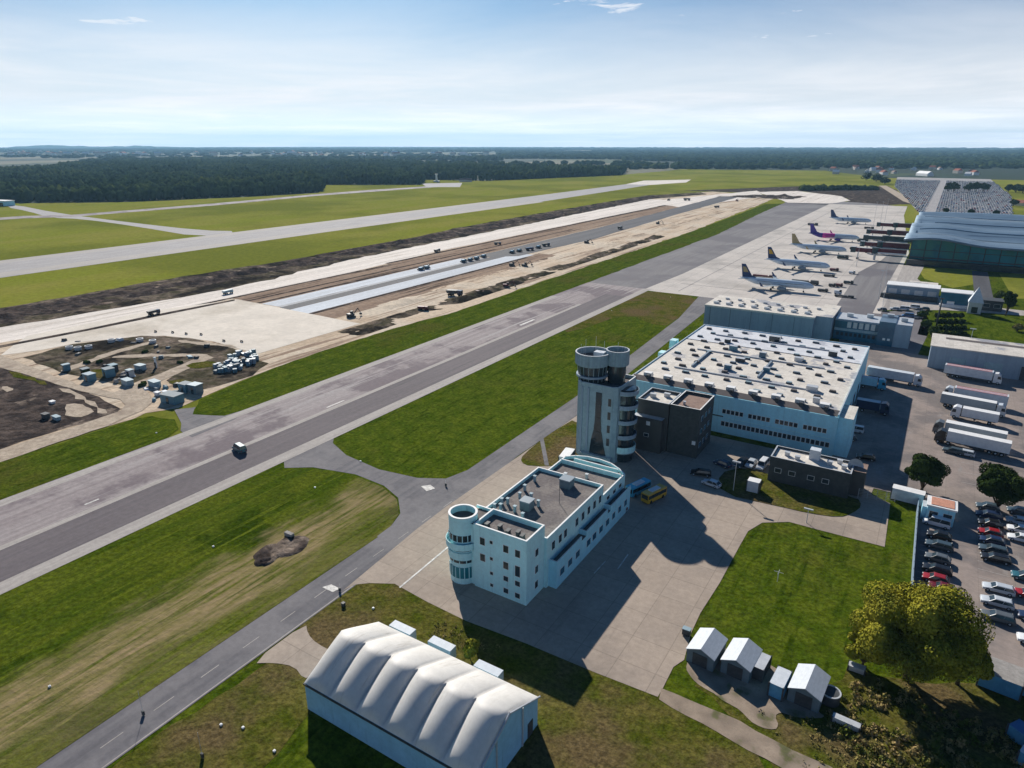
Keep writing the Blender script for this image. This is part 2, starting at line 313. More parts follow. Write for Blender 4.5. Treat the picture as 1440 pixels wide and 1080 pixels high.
strip('trench', -299, -296.5, -100, 330, .02, 'earth_dark'); strip('trench', -304, -301, 330, 800, .02, 'earth_dark'); strip('trench', -286, -284, 209, 560, .02, 'earth_dark'); strip('trench', -278, -275.5, 209, 420, .02, 'earth_dark')
strip('grey_strip', -274, -263, 209, 372, .02, 'strip_white'); strip('trench', -263, -260, 209, 385, .025, 'strip_grey'); strip('trench', -260, -252.6, 207, 400, .02, 'asphalt_new'); strip('pale_strip', -252.3, -239.5, 207, 412, .02, 'strip_white'); strip('trench', -239.2, -236.5, 207, 400, .02, 'earth_dark')
sheet('asphalt_strip', [(-272, 378), (-271, 430), (-271, 600), (-281, 852), (-290, 1050), (-262, 1050), (-252, 762), (-240, 511), (-246, 402)], .04, 'asphalt_new', rag=(15, 1.2))
sheet('concrete_slab', [(-306, 120), (-306, 171), (-292, 209), (-206, 206), (-206.5, 153)] + PL([(300, 480), (230, 472), (120, 480), (60, 492), (0, 500)]), .03, 'slab_new', rag=(12, .6))
sheet('concrete_far', PL([(1064, 270), (1120, 268.5), (1185, 276), (1195, 282), (1170, 286), (1110, 285)]), .02, 'strip_concrete', rag=(15, 3))
sheet('taxi_link', PL([(905, 284), (1064, 268), (1075, 276), (1010, 285), (960, 292)]), .01, 'strip_concrete', rag=(12, 3))
# bare earth lots
sheet('bare_earth', PL([(33, 503), (100, 484), (200, 472), (267, 475), (350, 497), (378, 511), (355, 528), (300, 545), (262, 552), (235, 535), (285, 500), (240, 520), (177, 543), (83, 523)]), .04, 'earth_scrub', rag=(5, 1.2))
sheet('bare_earth', PL([(-120, 470), (0, 517), (30, 523), (80, 530), (120, 548), (168, 575), (155, 588), (100, 600), (0, 632), (-150, 690)]), .04, 'earth_dark', rag=(5, 1.2))
sheet('dirt_road', PL([(-60, 486), (0, 499), (60, 523), (110, 541), (160, 552), (178, 545), (240, 519), (290, 498), (300, 503), (250, 526), (200, 547), (213, 555), (216, 566), (200, 578), (150, 600), (60, 630), (0, 650), (-100, 690), (-100, 672), (0, 633), (100, 602), (168, 578), (176, 570), (168, 562), (110, 550), (40, 528), (0, 517), (-60, 500)]), .08, 'dirt_path', rag=(4, .7))
# rough verge of dumped soil along the airfield side
sheet('soil_verge', [(-372, -160), (-372, 140), (-372, 259), (-360, 344), (-382, 518), (-388, 708), (-390, 1007), (-340, 1120), (-318, 1080), (-357, 940), (-345, 638), (-333, 320), (-319, 238), (-322, 180), (-330, 120), (-330, -160)], .02, 'earth_scrub', rag=(8, 3))
sheet('bare_earth', PL([(960, 268), (1120, 262), (1250, 262), (1290, 287), (1200, 289), (1190, 279), (1130, 269), (1060, 271)]), -.03, 'earth_dark', rag=(20, 6))
sheet('access_road', PL([(1236, 261), (1246, 261), (1296, 287), (1291, 290), (1270, 283)]), .03, 'dirt_path')
for a in ([(83, 521), (110, 512), (150, 497), (185, 486), (215, 480), (217, 482), (190, 489), (155, 500), (115, 516), (90, 524)], [(160, 500), (200, 498), (290, 498), (290, 502), (200, 502), (160, 504)], [(75, 545), (100, 549), (135, 566), (152, 580), (147, 583), (130, 571), (95, 553)], [(88, 570), (110, 567), (134, 577), (120, 586), (98, 588)], [(0, 545), (14, 543), (22, 548), (8, 552)], [(250, 478), (330, 486), (335, 489), (250, 482)]): sheet('dirt_road', PL(a), .10, 'dirt_path', sm=1, rag=(2.5, 1.3))
for a in ([(125, 520), (150, 520), (158, 528), (140, 533), (126, 528)], [(232, 536), (262, 533), (290, 540), (285, 548), (250, 546)], [(260, 513), (300, 507), (305, 516), (270, 520)], [(8, 520), (50, 532), (72, 541), (55, 540), (20, 530)]): sheet('weed_patch', PL(a), .12, 'grass_dry', sm=1, rag=(2.5, 1.5))
# paved airport surfaces
strip('taxiway', -163.3, -126.3, -250, 342, .0, 'asphalt_old')
sheet('taxiway', [(-163.3, 342), (-126.3, 342), (-130, 980), (-183, 980), (-170, 521)], .0, 'asphalt_apron')
sheet('taxiway', PL([(1103, 285), (1110, 281), (1180, 283), (1240, 287), (1262, 290), (1163, 288)]), .0, 'asphalt_apron')
strip('taxiway_lane', -141.5, -130.2, -250, 318, .02, 'asphalt_lane')
strip('taxiway_edge', -130.2, -126.2, -250, 342, .025, 'concrete_edge'); strip('taxiway_edge', -163.4, -160.2, -250, 300, .025, 'concrete_edge')
strip('taxiway_line', -143.2, -141.5, -60, 290, .03, 'concrete_edge')
for i, (x, y, l, w) in enumerate([(-146, 60, 3, .5), (-144.5, 128, 7, .5), (-146.5, 240, 12, 1.2)]):
    strip('worn_marking', x, x + w, y, y + l, .035, 'paint_line')
sheet('taxi_branch', PL([(245, 576), (280, 572), (330, 571), (345, 579), (330, 590), (270, 615), (254, 606), (255, 595)]), .01, 'asphalt_road')
# connector between the taxiway and the service road
sheet('connector', [(-126.3, 97)] + PL([(400, 658), (440, 657), (500, 667), (540, 683), (560, 700), (563, 722), (548, 742)]) + [(-83, 84), (-82, 140)] + PL([(660, 660), (627, 673), (587, 672), (533, 660), (487, 640), (468, 623), (470, 612)]), .0, 'asphalt_road')
strip('service_road', -83.6, -76.3, -60, 84, .01, 'asphalt_road')
sheet('service_road', [(-84, 84), (-76.6, 84), (-79.5, 130), (-79.1, 160), (-86.5, 313), (-92, 345), (-100, 345), (-92.6, 289), (-86.2, 173), (-85.6, 118)], .01, 'asphalt_road')
for i in range(16): strip('road_dash', -79.85, -79.7, -8 + i * 7.2, -5 + i * 7.2, .02, 'concrete_edge')
strip('road_edge_line', -76.7, -76.5, -60, 70, .02, 'concrete_edge')
sheet('apron', [(-129.5, 338), (-126.9, 396), (-130, 985), (-42, 1000), (-38, 866), (-17, 560), (-17, 345), (-88, 338)], .02, 'concrete_apron')
sheet('apron_road', [(-35.6, 300), (-38.4, 457), (-31, 513), (-25, 600), (-19, 600), (-20.5, 394), (-20, 300)], .04, 'asphalt_apron')
sheet('concrete_pad', [(-79.4, 100), (-79, 90)] + PL([(483, 830), (500, 822), (520, 820), (555, 821), (600, 846), (655, 873), (740, 905), (835, 945), (925, 980), (932, 968), (947, 938), (962, 928), (972, 890), (985, 862), (1012, 820), (1040, 768), (1052, 747), (1072, 735), (1110, 734), (1147, 744), (1197, 757), (1244, 769), (1252, 708), (1225, 695), (1240, 660), (1180, 640)]) + [(-13, 168), (-70, 168), (-79, 168)], .02, 'concrete_pad')
sheet('tent_pad', PL([(353, 933), (430, 876), (433, 892), (445, 905), (475, 920), (440, 950), (427, 955), (414, 937), (385, 932)]), .03, 'concrete_pad', sm=1)
sheet('lot', [(-13, 158), (6, 158), (6.4, 118), (8, 112), (13, 108.5), (20, 105), (30, 102), (75, 95), (75, 270), (-10, 283), (-30, 283), (-13, 200)], .03, 'lot_paving')
sheet('grass_island', PL([(1010, 666), (1045, 657), (1085, 668), (1150, 690), (1206, 700), (1212, 712), (1200, 722), (1180, 728), (1137, 722), (1095, 712), (1014, 695)]), .10, 'grass_dry', sm=1)
sheet('verge_grass', [(-163.4, 118), (-163.4, 600), (-176, 800), (-183, 960), (-200, 940), (-187.5, 577), (-187, 378), (-184, 243), (-188.5, 205), (-188.9, 178), (-188, 146), (-182, 112), (-173, 104), (-164, 108)], .02, 'grass_lawn', rag=(4, .9))
sheet('verge_grass', PL([(-100, 695), (0, 650), (60, 631), (187, 589), (215, 584), (245, 590), (252, 603), (236, 615)]) + [(-163.4, 90), (-163.4, -60), (-200, -60)], .02, 'grass_lawn', rag=(4, .9))
sheet('trench', PL([(-60, 497), (0, 486), (120, 463), (215, 443), (330, 421), (330, 423), (217, 446), (120, 466), (0, 489), (-60, 500)]), .06, 'earth_dark', rag=(8, .3))
sheet('grass_island', PL([(735, 640), (770, 612), (815, 585), (830, 640), (800, 655), (745, 656), (732, 650)]), .08, 'grass_dry', sm=1)
sheet('grass_path', PL([(758, 612), (763, 610), (772, 655), (766, 655)]), .09, 'asphalt_road')
# near grass with its own growth
sheet('meadow', [(-126.15, -60), (-83.7, -60), (-83.7, 84)] + PL([(548, 742), (561, 722), (558, 702), (538, 685), (499, 669), (440, 659), (400, 660)]) + [(-126.15, 97)], -.005, 'grass_meadow')
sheet('dry_grass', [(-76, -60), (-76, 50), (-68, 53), (-60, 46), (-60, 20), (-50, -60)], .0, 'grass_dry', sm=1, rag=(3, 1))
sheet('dry_grass', PL([(420, 870), (470, 835), (500, 812), (560, 810), (660, 860), (800, 930), (932, 975), (1060, 1050), (1090, 1110), (700, 1110), (560, 1000), (430, 940)]), -.01, 'grass_dry')
sheet('dry_grass', PL([(960, 950), (1050, 990), (1130, 1000), (1190, 960), (1195, 930), (1240, 960), (1440, 960), (1560, 1010), (1560, 1120), (1120, 1120), (1040, 1015)]), -.01, 'grass_dry', sm=1, rag=(2.5, .8))
sheet('dry_grass', PL([(880, 420), (905, 408), (990, 418), (958, 445), (930, 462), (880, 440), (800, 470), (790, 458)]), .0, 'grass_dry', sm=1, rag=(4, .8))
sheet('dirt_track', PL([(930, 968), (1040, 1015), (1167, 1080), (1260, 1130), (1180, 1130), (1097, 1080), (1030, 1042), (925, 983)]), .03, 'track', rag=(2, .35))
sheet('cabin_yard', PL([(968, 925), (990, 905), (1060, 920), (1110, 950), (1150, 1000), (1165, 1010), (1120, 1010), (1090, 1000), (1100, 1030), (1060, 1020), (1035, 995), (985, 965), (962, 945)]), .035, 'track', sm=2, rag=(2, .35))
sheet('scrub_ground', PL([(1150, 960), (1240, 950), (1300, 985), (1390, 1010), (1450, 1080), (1450, 1130), (1180, 1130), (1170, 1060), (1210, 1030), (1180, 1000)]), .0, 'grass_dry', rag=(2, .6))
sheet('lawn_far', PL([(1290, 378), (1372, 376), (1380, 398), (1340, 405), (1300, 392)]), .0, 'grass_far')
sheet('lawn_far', PL([(1405, 385), (1470, 385), (1480, 420), (1425, 420)]), .0, 'grass_far')
sheet('lawn_far', PL([(1300, 440), (1480, 445), (1520, 490), (1330, 478), (1290, 470)]), .0, 'grass_lawn')
sheet('terminal_paving', PL([(1245, 372), (1300, 374), (1290, 392), (1330, 425), (1470, 440), (1470, 446), (1330, 436), (1240, 436), (1210, 445)]), .01, 'concrete_edge')
sheet('terminal_paving', PL([(1180, 440), (1300, 436), (1310, 460), (1290, 500), (1180, 500)]), .0, 'asphalt_apron')
strip('terminal_ramp', 20, 28, 400, 500, .03, 'asphalt_new')
# white apron stand lines
for y in (385, 460, 540, 616, 690, 762): strip('stand_line', -118, -40, y - 19, y - 18.4, .05, 'asphalt_apron')
strip('apron_line', -112.4, -112, 345, 960, .05, 'asphalt_apron')
sheet('pad_line', PL([(561, 826), (563, 827), (631, 770), (629, 769)]), .05, 'paint_line')
for a in ([(868, 800), (869.5, 800.5), (884, 780), (882.5, 779.5)], [(835, 806), (836, 807), (852, 790), (851, 789)]): sheet('pad_line', PL(a), .05, 'paint_line')
for a in ([(453, 826), (466, 822), (478, 828), (468, 833)], [(592, 684), (605, 682), (612, 687), (600, 691)]): sheet('road_marking', PL(a), .05, 'paint_line')
for i in range(14): strip('parking_line', 7.2, 12, 121 + i * 2.05, 121.12 + i * 2.05, .05, 'concrete_edge')
for i in range(10): strip('parking_line', 16.5, 21.5, 119 + i * 3, 119.12 + i * 3, .05, 'concrete_edge')
for i in range(8): strip('parking_line', 14, 26, 172 + i * 6, 172.15 + i * 6, .05, 'concrete_edge')

# lumpy soil banks
def bank(name, x0, x1, y0, y1, nx, ny, h, m, seed, f=.09):
    mb = MB(); vs = []
    for j in range(ny + 1):
        for i in range(nx + 1):
            x = x0(j / ny) + (x1(j / ny) - x0(j / ny)) * i / nx; y = y0 + (y1 - y0) * j / ny
            e = math.sin(math.pi * i / nx); q = mn.noise(Vector((x * f, y * f * .6, seed))) + .6 * mn.noise(Vector((x * f * 3, y * f * 2.5, seed + 5)))
            e *= min(1, j / 2, (ny - j) / 2)
            vs.append((x, y, -.1 + e * max(0, (.25 + q) * h)))
    fs = [(j * (nx + 1) + i, j * (nx + 1) + i + 1, (j + 1) * (nx + 1) + i + 1, (j + 1) * (nx + 1) + i) for j in range(ny) for i in range(nx)]
    mb.add(vs, fs, m, True); return struct(name, mb)
lin = lambda a, b: (lambda t: a + (b - a) * t)
bank('soil_bank', lin(-372, -368), lin(-332, -338), -60, 330, 14, 150, 2.6, 'earth_dark', 1.0)
bank('soil_bank', lin(-370, -386), lin(-340, -356), 330, 1000, 10, 200, 3.0, 'earth_dark', 4.0)
bank('soil_bank', lin(-205, -206), lin(-191, -196), 190, 560, 6, 120, 2.6, 'earth_scrub', 9.0)
bank('soil_bank', lin(-225, -228), lin(-212, -212), 230, 800, 5, 160, 1.8, 'sand', 12.0)
bank('soil_bank', lin(-300, -260), lin(-180, -170), 1040, 1110, 30, 20, 4, 'earth_dark', 15.0, .07)
# excavated pit in the near grass
for (px, py, rr) in ((380, 777, 2.2), (408, 768, 2.6), (374, 787, 1.5)):
    x, y = P(px, py); pts = [(x + rr * (1 + .25 * mn.noise(Vector((a, px, 0)))) * math.cos(a), y + rr * 1.2 * (1 + .3 * mn.noise(Vector((a * 2, px, 1)))) * math.sin(a)) for a in [k * .4 for k in range(16)]]
    mb = MB(); o = [(a, b, 1.25 + .12 * mn.noise(Vector((a, b, 0))) - .9) for a, b in pts]; cc = [((a - x) * .55 + x, (b - y) * .55 + y, .08) for a, b in pts]; n = len(pts)
    out = [((a - x) * 1.25 + x, (b - y) * 1.25 + y, .01) for a, b in pts]
    mb.add(o + cc + out, [(i, (i + 1) % n, n + (i + 1) % n, n + i) for i in range(n)] + [tuple(range(n, 2 * n))] + [(2 * n + i, 2 * n + (i + 1) % n, (i + 1) % n, i) for i in range(n)], 'earth_dark', True); struct('pit', mb)
x, y = P(407, 754); mb = MB(); mb.box(x - 1.0, x + 1.0, y - .4, y + .4, 0, .8, 'conc_old'); tag(mb.build('concrete_block'), 'pale concrete slab lying beside the dug brown pit in the grass', 'concrete block')
def window(t, x, y, z, w, h, ax='y', m='glass_dark', name='window', frame='trim_white', fw=.09):
    """window centred at x,y,z on a wall; ax y: wall faces -Y, ax x: wall faces +X"""
    mb = MB()
    if ax == 'y':
        mb.box(x - w / 2 - fw, x + w / 2 + fw, y - .04, y + .1, z - h / 2 - fw, z + h / 2 + fw, frame); mb.box(x - w / 2, x + w / 2, y - .07, y, z - h / 2, z + h / 2, m)
    else:
        mb.box(x - .1, x + .04, y - w / 2 - fw, y + w / 2 + fw, z - h / 2 - fw, z + h / 2 + fw, frame); mb.box(x, x + .07, y - w / 2, y + w / 2, z - h / 2, z + h / 2, m)
    return mb.build(name, t)
def parapet(mb, x0, x1, y0, y1, z0, z1, w, m, cap='trim_white'):
    for a in ((x0, x1, y0, y0 + w), (x0, x1, y1 - w, y1), (x0, x0 + w, y0 + w, y1 - w), (x1 - w, x1, y0 + w, y1 - w)): mb.box(*a, z0, z1, m, cap)
def roof_unit(t, x, y, z, sx, sy, h, m='metal_light', name='roof_vent'):
    mb = MB(); mb.box(x - sx / 2, x + sx / 2, y - sy / 2, y + sy / 2, z, z + h, m); mb.box(x - sx / 2 - .1, x + sx / 2 + .1, y - sy / 2 - .1, y + sy / 2 + .1, z + h, z + h + .12, m)
    return mb.build(name, t)
# ---- office block with corner turret
t = thing('office_building', 'pale blue four-storey office block with a round corner turret and brown-grey gravel roofs', 'office building', (-53, 81.3, 0), world=True)
cx, cy = P(651, 719, 13.2)
mb = MB(); mb.box(-58.5, -48, 81.3, 87.3, 0, 11.5, 'white_wall', 'roof_gravel'); parapet(mb, -58.5, -48, 81.3, 87.3, 11.5, 12.5, .3, 'white_wall')
mb.box(-62.3, -47.5, 87.3, 110, 0, 9.3, 'white_wall', 'roof_gravel'); parapet(mb, -62.3, -47.5, 87.3, 110, 9.3, 10.0, .3, 'white_wall')
mb.build('wall', t)
arc = [(-47.5, 110), (-47.5, 121), (-49.5, 122.8), (-52, 124.2), (-55, 124.8), (-58, 124.6), (-60.5, 123.6), (-62.3, 122), (-62.3, 110)]
mb = MB(); mb.prism(arc, 0, 6.9, 'white_wall', 'roof_gravel')
for i in range(1, len(arc) - 2):
    a, b = arc[i], arc[i + 1]; n = Vector((b[1] - a[1], a[0] - b[0])).normalized() * .3
    n = n if n.dot(Vector((-55, 115)) - Vector(a)) > 0 else -n
    mb.prism([a, b, (b[0] + n.x, b[1] + n.y), (a[0] + n.x, a[1] + n.y)] if True else [], 6.9, 7.6, 'white_wall', 'trim_white')
mb.box(-47.8, -47.5, 110, 121, 6.9, 7.6, 'white_wall', 'trim_white'); mb.box(-62.3, -62, 110, 122, 6.9, 7.6, 'white_wall', 'trim_white')
mb.box(-62, -48, 119.6, 119.9, 6.9, 7.9, 'white_wall', 'trim_white'); mb.box(-60, -49.5, 121.8, 122.1, 6.9, 7.7, 'white_wall', 'trim_white'); mb.build('rear_wing', t)
tw = MB(); r = 2.5
tw.cyl(cx, cy, r, 0, 12.0, 'white_wall', 32, cap=True, top='roof_strip'); tw.box(cx + .6, -58.4, 81.6, 87.0, 0, 12.0, 'white_wall', 'roof_strip')
tu = tw.build('turret', t)
mb = MB(); mb.ring(cx, cy, r + .03, .33, 12.0, 13.1, 'white_wall', 32); mb.ring(cx, cy, r + .06, .39, 13.1, 13.22, 'trim_white', 32); mb.build('parapet', tu)
mb = MB(); mb.box(cx, -58.45, 86.7, 87.0, 12, 12.5, 'white_wall', 'trim_white'); mb.build('link_parapet', tu)
for z, h_, m, n_ in ((9.15, .6, 'glass_dark', 9), (6.85, .22, 'glass_dark', 0), (4.55, .25, 'glass_dark', 7), (2.3, 1.1, 'glass_green', 10)):
    mb = MB(); mb.ring(cx, cy, r + .06, .2, z - h_, z + h_, m, 24, 175, 345)
    for k in range(n_):
        a = R(178 + k * 165 / max(1, n_ - 1)); X_, Y_ = cx + (r + .07) * math.cos(a), cy + (r + .07) * math.sin(a); mb.box(X_ - .06, X_ + .06, Y_ - .06, Y_ + .06, z - h_, z + h_, 'white_wall')
    mb.build('window_band', tu)
mb = MB(); mb.ring(cx, cy, r + .6, .7, 7.1, 7.3, 'white_wall', 24, 150, 350); mb.ring(cx, cy, r + .62, .1, 7.3, 8.35, 'white_wall', 24, 150, 350); mb.build('balcony', tu)
mb = MB(); mb.ring(cx, cy, r + .28, .35, 5.0, 6.4, 'white_wall', 24, 160, 350); mb.build('canopy', tu)
for u, zs, w, h in ((1.7, (9.6, 6.4), .95, 1.35), (3.5, (10.0, 6.8, 3.9, 1.5), .55, .55), (6.4, (9.7, 6.5), .95, 1.3), (6.4, (3.9, 1.5), .9, .9), (8.7, (9.6,), .9, 1.3), (8.7, (6.2,), .9, 2.0), (8.7, (3.8, 1.4), .9, .9)):
    for z in zs: window(t, -58.4 + u, 81.3, z, w, h)
for z in (8.6, 5.3, 2.3): window(t, -48, 84.6, z, .9, 1.3, 'x')
# terrace along the long side
mb = MB(); mb.box(-47.5, -45.9, 88, 120.5, 0, 4.5, 'blue_wall', 'roof_strip'); mb.build('terrace', t)
for a, b in ((88, 97.5), (99.5, 109), (110.5, 120.5)):
    mb = MB(); mb.box(-46.05, -45.85, a, b, 4.5, 5.5, 'blue_wall', 'trim_white'); mb.box(-47.5, -46.05, a, a + .2, 4.5, 5.5, 'blue_wall', 'trim_white'); mb.build('balustrade', t)
for y in (89.5, 92, 94, 98.5, 101, 103.5, 106, 108.5): window(t, -47.5, y, 7.5, 1.0, 1.5, 'x')
for y in (90, 93, 96, 100.5, 103, 106, 109): window(t, -45.9, y, 2.6, 1.5, 1.3, 'x', 'glass_blue')
for y in (112, 115, 118): window(t, -45.9, y, 2.6, 1.3, 1.3, 'x', 'glass_blue')
for y in (112.5, 115.5, 118.5): window(t, -47.5, y, 6.0, 1.2, .7, 'x')
for px, py in ((689, 703), (696, 694), (704, 705), (714, 697), (703, 715), (724, 708), (731, 689), (738, 678), (752, 665), (747, 690), (735, 718), (757, 700)):
    x, y = P(px, py + 12, 9.3); roof_unit(t, min(max(x, -61), -49), min(max(y, 88.5), 108.8), 9.3, .42, .42, 1.2, 'grey_panel')
for px, py, s in ((741, 707, 2.0), (797, 676, 2.2)):
    x, y = P(px, py + 8, 9.3)
    mb = MB(); mb.box(x - s / 2, x + s / 2, y - s / 2, y + s / 2, 9.3, 11.0, 'cabin_wall'); mb.box(x - s / 2 - .12, x + s / 2 + .12, y - s / 2 - .12, y + s / 2 + .12, 11.0, 11.2, 'plane_grey'); mb.build('air_conditioner', t)
for k, x in enumerate((-56.8, -54.6, -52.6, -51, -49.8)): roof_unit(t, x, 83 + .6 * (k % 2), 11.5, .45, .9, .7, 'metal_dark')
for x, y in ((-58, 114), (-54, 116), (-51, 113)): roof_unit(t, x, y, 6.9, .5, .5, 1.0)
mb = MB(); mb.tube((-52, 100, 9.3), (-52, 100, 13), .05, 'metal_dark', 6); mb.build('antenna_mast', t)
# ---- control tower
t = thing('control_tower', 'grey-blue airport control tower with round drum-shaped cab above a tall windowed shaft', 'control tower', (-62.5, 142, 0), world=True)
body = [(-68.9, 149), (-69.5, 146), (-69.2, 142), (-68.2, 139.4), (-66.8, 138.2), (-58.6, 138.2), (-57.5, 139), (-57.1, 140.5), (-57.1, 149)]
mb = MB(); mb.prism(body[::-1], 0, 18.7, 'grey_panel', 'roof_strip')
for i in range(len(body)):
    a, b = Vector(body[i]), Vector(body[(i + 1) % len(body)]); d = (b - a).normalized(); n = Vector((-d.y, d.x)) * -.3
    n = n if n.dot(Vector((-62.5, 143)) - a) > 0 else -n
    mb.prism([tuple(a), tuple(b), tuple(b + n), tuple(a + n)], 18.7, 19.5, 'grey_panel', 'trim_white')
mb.build('shaft', t)
mb = MB(); mb.box(-65.0, -64.5, 137.95, 138.3, 1, 18.4, 'steel_wall'); mb.box(-66.6, -66.2, 138.0, 138.4, 1, 18.4, 'steel_wall'); mb.build('wall_rib', t)
mb = MB(); gx = -62.0
pts = [(-.75, 17.6), (.75, 17.6), (.75, 11), (1.0, 8), (1.8, 4), (2.6, 1), (-2.0, 1), (-1.6, 5), (-1.0, 8), (-.75, 11)]
mb.add([(gx + a, 138.05, z) for a, z in pts] + [(gx + a, 138.3, z) for a, z in pts], [tuple(range(len(pts)))[::-1]] + [(i, (i + 1) % 10, 10 + (i + 1) % 10, 10 + i) for i in range(10)], 'glass_dark')
for z in (4, 7.5, 11, 14.5): mb.box(gx - .8, gx + .8, 138.0, 138.1, z, z + .12, 'metal_dark')
mb.build('curtain_glazing', t)
for z in (15.6, 12.2, 8.8, 5.4): window(t, -59.2, 138.2, z, .75, 1.9, frame='grey_panel')
mb = MB(); mb.box(-66, -58, 137.2, 138.2, 0, 1.6, 'grey_panel', 'metal_light'); mb.build('entrance_canopy', t)
for z in (2.6, 6.4, 10.2, 14.0, 17.6):
    mb = MB(); mb.ring(-57.2, 142.5, 3.2, 3.1, z - .25, z, 'grey_panel', 14, -90, 60); mb.ring(-57.2, 142.5, 3.25, .1, z, z + (.8 if z > 3 else 1.5), 'steel_wall' if z > 3 else 'white_wall', 14, -90, 60); mb.build('balcony', t)
mb = MB(); mb.ring(-57.2, 142.5, 2.6, 2.5, 0, 18.6, 'glass_dark', 12, -90, 70); mb.build('side_glazing', t)
c1 = (-65.9, 142.3); c2 = (-60.5, 144.5)
mb = MB(); mb.cyl(c1[0], c1[1], 3.2, 18.7, 23.5, 'glass_dark', 24, 3.7); mb.cyl(c2[0], c2[1], 2.1, 18.7, 23.8, 'glass_dark', 18, 2.4)
for k in range(18):
    a = 2 * math.pi * k / 18; mb.tube((c1[0] + 3.3 * math.cos(a), c1[1] + 3.3 * math.sin(a), 19.2), (c1[0] + 3.74 * math.cos(a), c1[1] + 3.74 * math.sin(a), 23.4), .06, 'grey_panel', 5)
mb.build('cab_glazing', t)
mb = MB(); mb.ring(c1[0], c1[1], 3.9, .5, 20.2, 20.7, 'steel_wall', 28); mb.build('walkway', t)
mb = MB(); mb.cyl(c1[0], c1[1], 4.0, 23.1, 23.4, 'grey_panel', 32); mb.ring(c1[0], c1[1], 4.2, .22, 23.3, 26.0, 'grey_panel', 32); mb.cyl(c1[0], c1[1], 4.0, 23.4, 24.6, 'roof_strip', 32); mb.ring(c1[0], c1[1], 4.26, .32, 26.0, 26.15, 'metal_light', 32)
for k in range(28):
    a = 2 * math.pi * k / 28; x, y = c1[0] + 4.22 * math.cos(a), c1[1] + 4.22 * math.sin(a); mb.tube((x, y, 23.3), (x, y, 26.0), .06, 'steel_wall', 4)
mb.build('cab_drum', t)
mb = MB(); mb.ring(c2[0], c2[1], 2.75, .22, 23.3, 26.8, 'grey_panel', 24); mb.cyl(c2[0], c2[1], 2.6, 23.3, 25.6, 'roof_strip', 24); mb.ring(c2[0], c2[1], 2.8, .3, 26.8, 26.95, 'metal_light', 24)
for k in range(18):
    a = 2 * math.pi * k / 18; x, y = c2[0] + 2.77 * math.cos(a), c2[1] + 2.77 * math.sin(a); mb.tube((x, y, 23.3), (x, y, 26.8), .06, 'steel_wall', 4)
mb.build('lift_drum', t)
mb = MB(); mb.box(c1[0] + .3, c1[0] + 2.8, c1[1] - .4, c1[1] + 1.4, 24.6, 26.2, 'cont_white'); mb.build('roof_cabinet', t)
for dx, dy, h in ((-2.5, 1, 2.6), (-.5, 2.5, 3.2), (1.5, 3, 2.2), (5, 3.2, 2.4), (7.0, 2.6, 1.8), (-1.5, -2, 1.8), (-3, -.5, 1.6)):
    mb = MB(); mb.tube((c1[0] + dx, c1[1] + dy, 24.5), (c1[0] + dx, c1[1] + dy, 26 + h), .04, 'metal_light', 5); mb.build('antenna', t)
# ---- dark annexes
t = thing('annex_building', 'dark grey windowless block with two roof levels, attached to the right of the control tower', 'annex building', (-53, 152, 0), world=True)
mb = MB(); mb.box(-57.3, -49.2, 151.5, 161, 0, 12.2, 'dark_clad_warm', 'roof_cream'); parapet(mb, -57.3, -49.2, 151.5, 161, 12.2, 12.9, .3, 'dark_clad_warm', 'metal_light'); mb.build('wall', t)
mb = MB(); mb.box(-57.5, -50, 149.5, 151.5, 0, 9, 'dark_clad_warm', 'metal_light'); mb.build('front_bay', t)
for x, y in ((-55, 156), (-52, 158)): roof_unit(t, x, y, 12.2, 1.4, .8, .9)
window(t, -53.5, 149.5, 7.6, .8, .9, m='trim_white'); window(t, -53.8, 149.5, 4.4, 1.1, .8)
t = thing('annex_building', 'near-black block with a brown flat roof and pale edge, beside the dark grey tower annex', 'annex building', (-45, 152, 0), world=True)
mb = MB(); mb.box(-49.0, -41.5, 151.8, 163.5, 0, 12.2, 'dark_clad', 'roof_brown'); parapet(mb, -49.0, -41.5, 151.8, 163.5, 12.2, 12.9, .3, 'dark_clad', 'trim_white'); mb.build('wall', t)
for z in (10, 6.5, 3):
    for y in (154, 157, 160): window(t, -41.5, y, z, 1.4, 1.2, 'x', 'glass_blue', frame='metal_light')
roof_unit(t, -46.5, 155, 12.2, .5, .5, .8); window(t, -42.4, 151.8, 4.0, .7, .8, m='trim_white')
# ---- cargo warehouse
t = thing('cargo_warehouse', 'huge warehouse with a skylight-dotted white roof and two window rows on its pale blue front', 'warehouse', (-40, 171, 0), world=True)
mb = MB(); mb.box(-67.6, -13.2, 171, 241, 0, 10.4, 'blue_wall'); mb.box(-13.2, -10, 172, 182, 0, 10.2, 'blue_wall', 'roof_cream'); mb.build('wall', t)
mb = MB(); mb.box(-67.3, -13.5, 173.9, 219, 10.4, 10.75, 'roof_cream'); mb.box(-67.3, -13.5, 219.9, 240.7, 10.4, 10.75, 'roof_pale')
mb.add([(-67.3, 171.3, 10.45), (-13.5, 171.3, 10.45), (-13.5, 173.6, 11.2), (-67.3, 173.6, 11.2)], [(0, 1, 2, 3)], 'roof_strip'); mb.box(-67.3, -13.5, 173.6, 173.9, 10.4, 11.2, 'roof_strip'); mb.box(-67.3, -13.5, 219, 219.9, 10.4, 10.55, 'roof_strip'); rf = mb.build('roof', t)
mb = MB()
for a in ((-67.6, -13.2, 240.7, 241), (-67.6, -67.3, 171.3, 240.7), (-13.5, -13.2, 171.3, 240.7)): mb.box(*a, 10.4, 11.05, 'blue_wall', 'metal_light')
mb.build('parapet', t)
k = 0
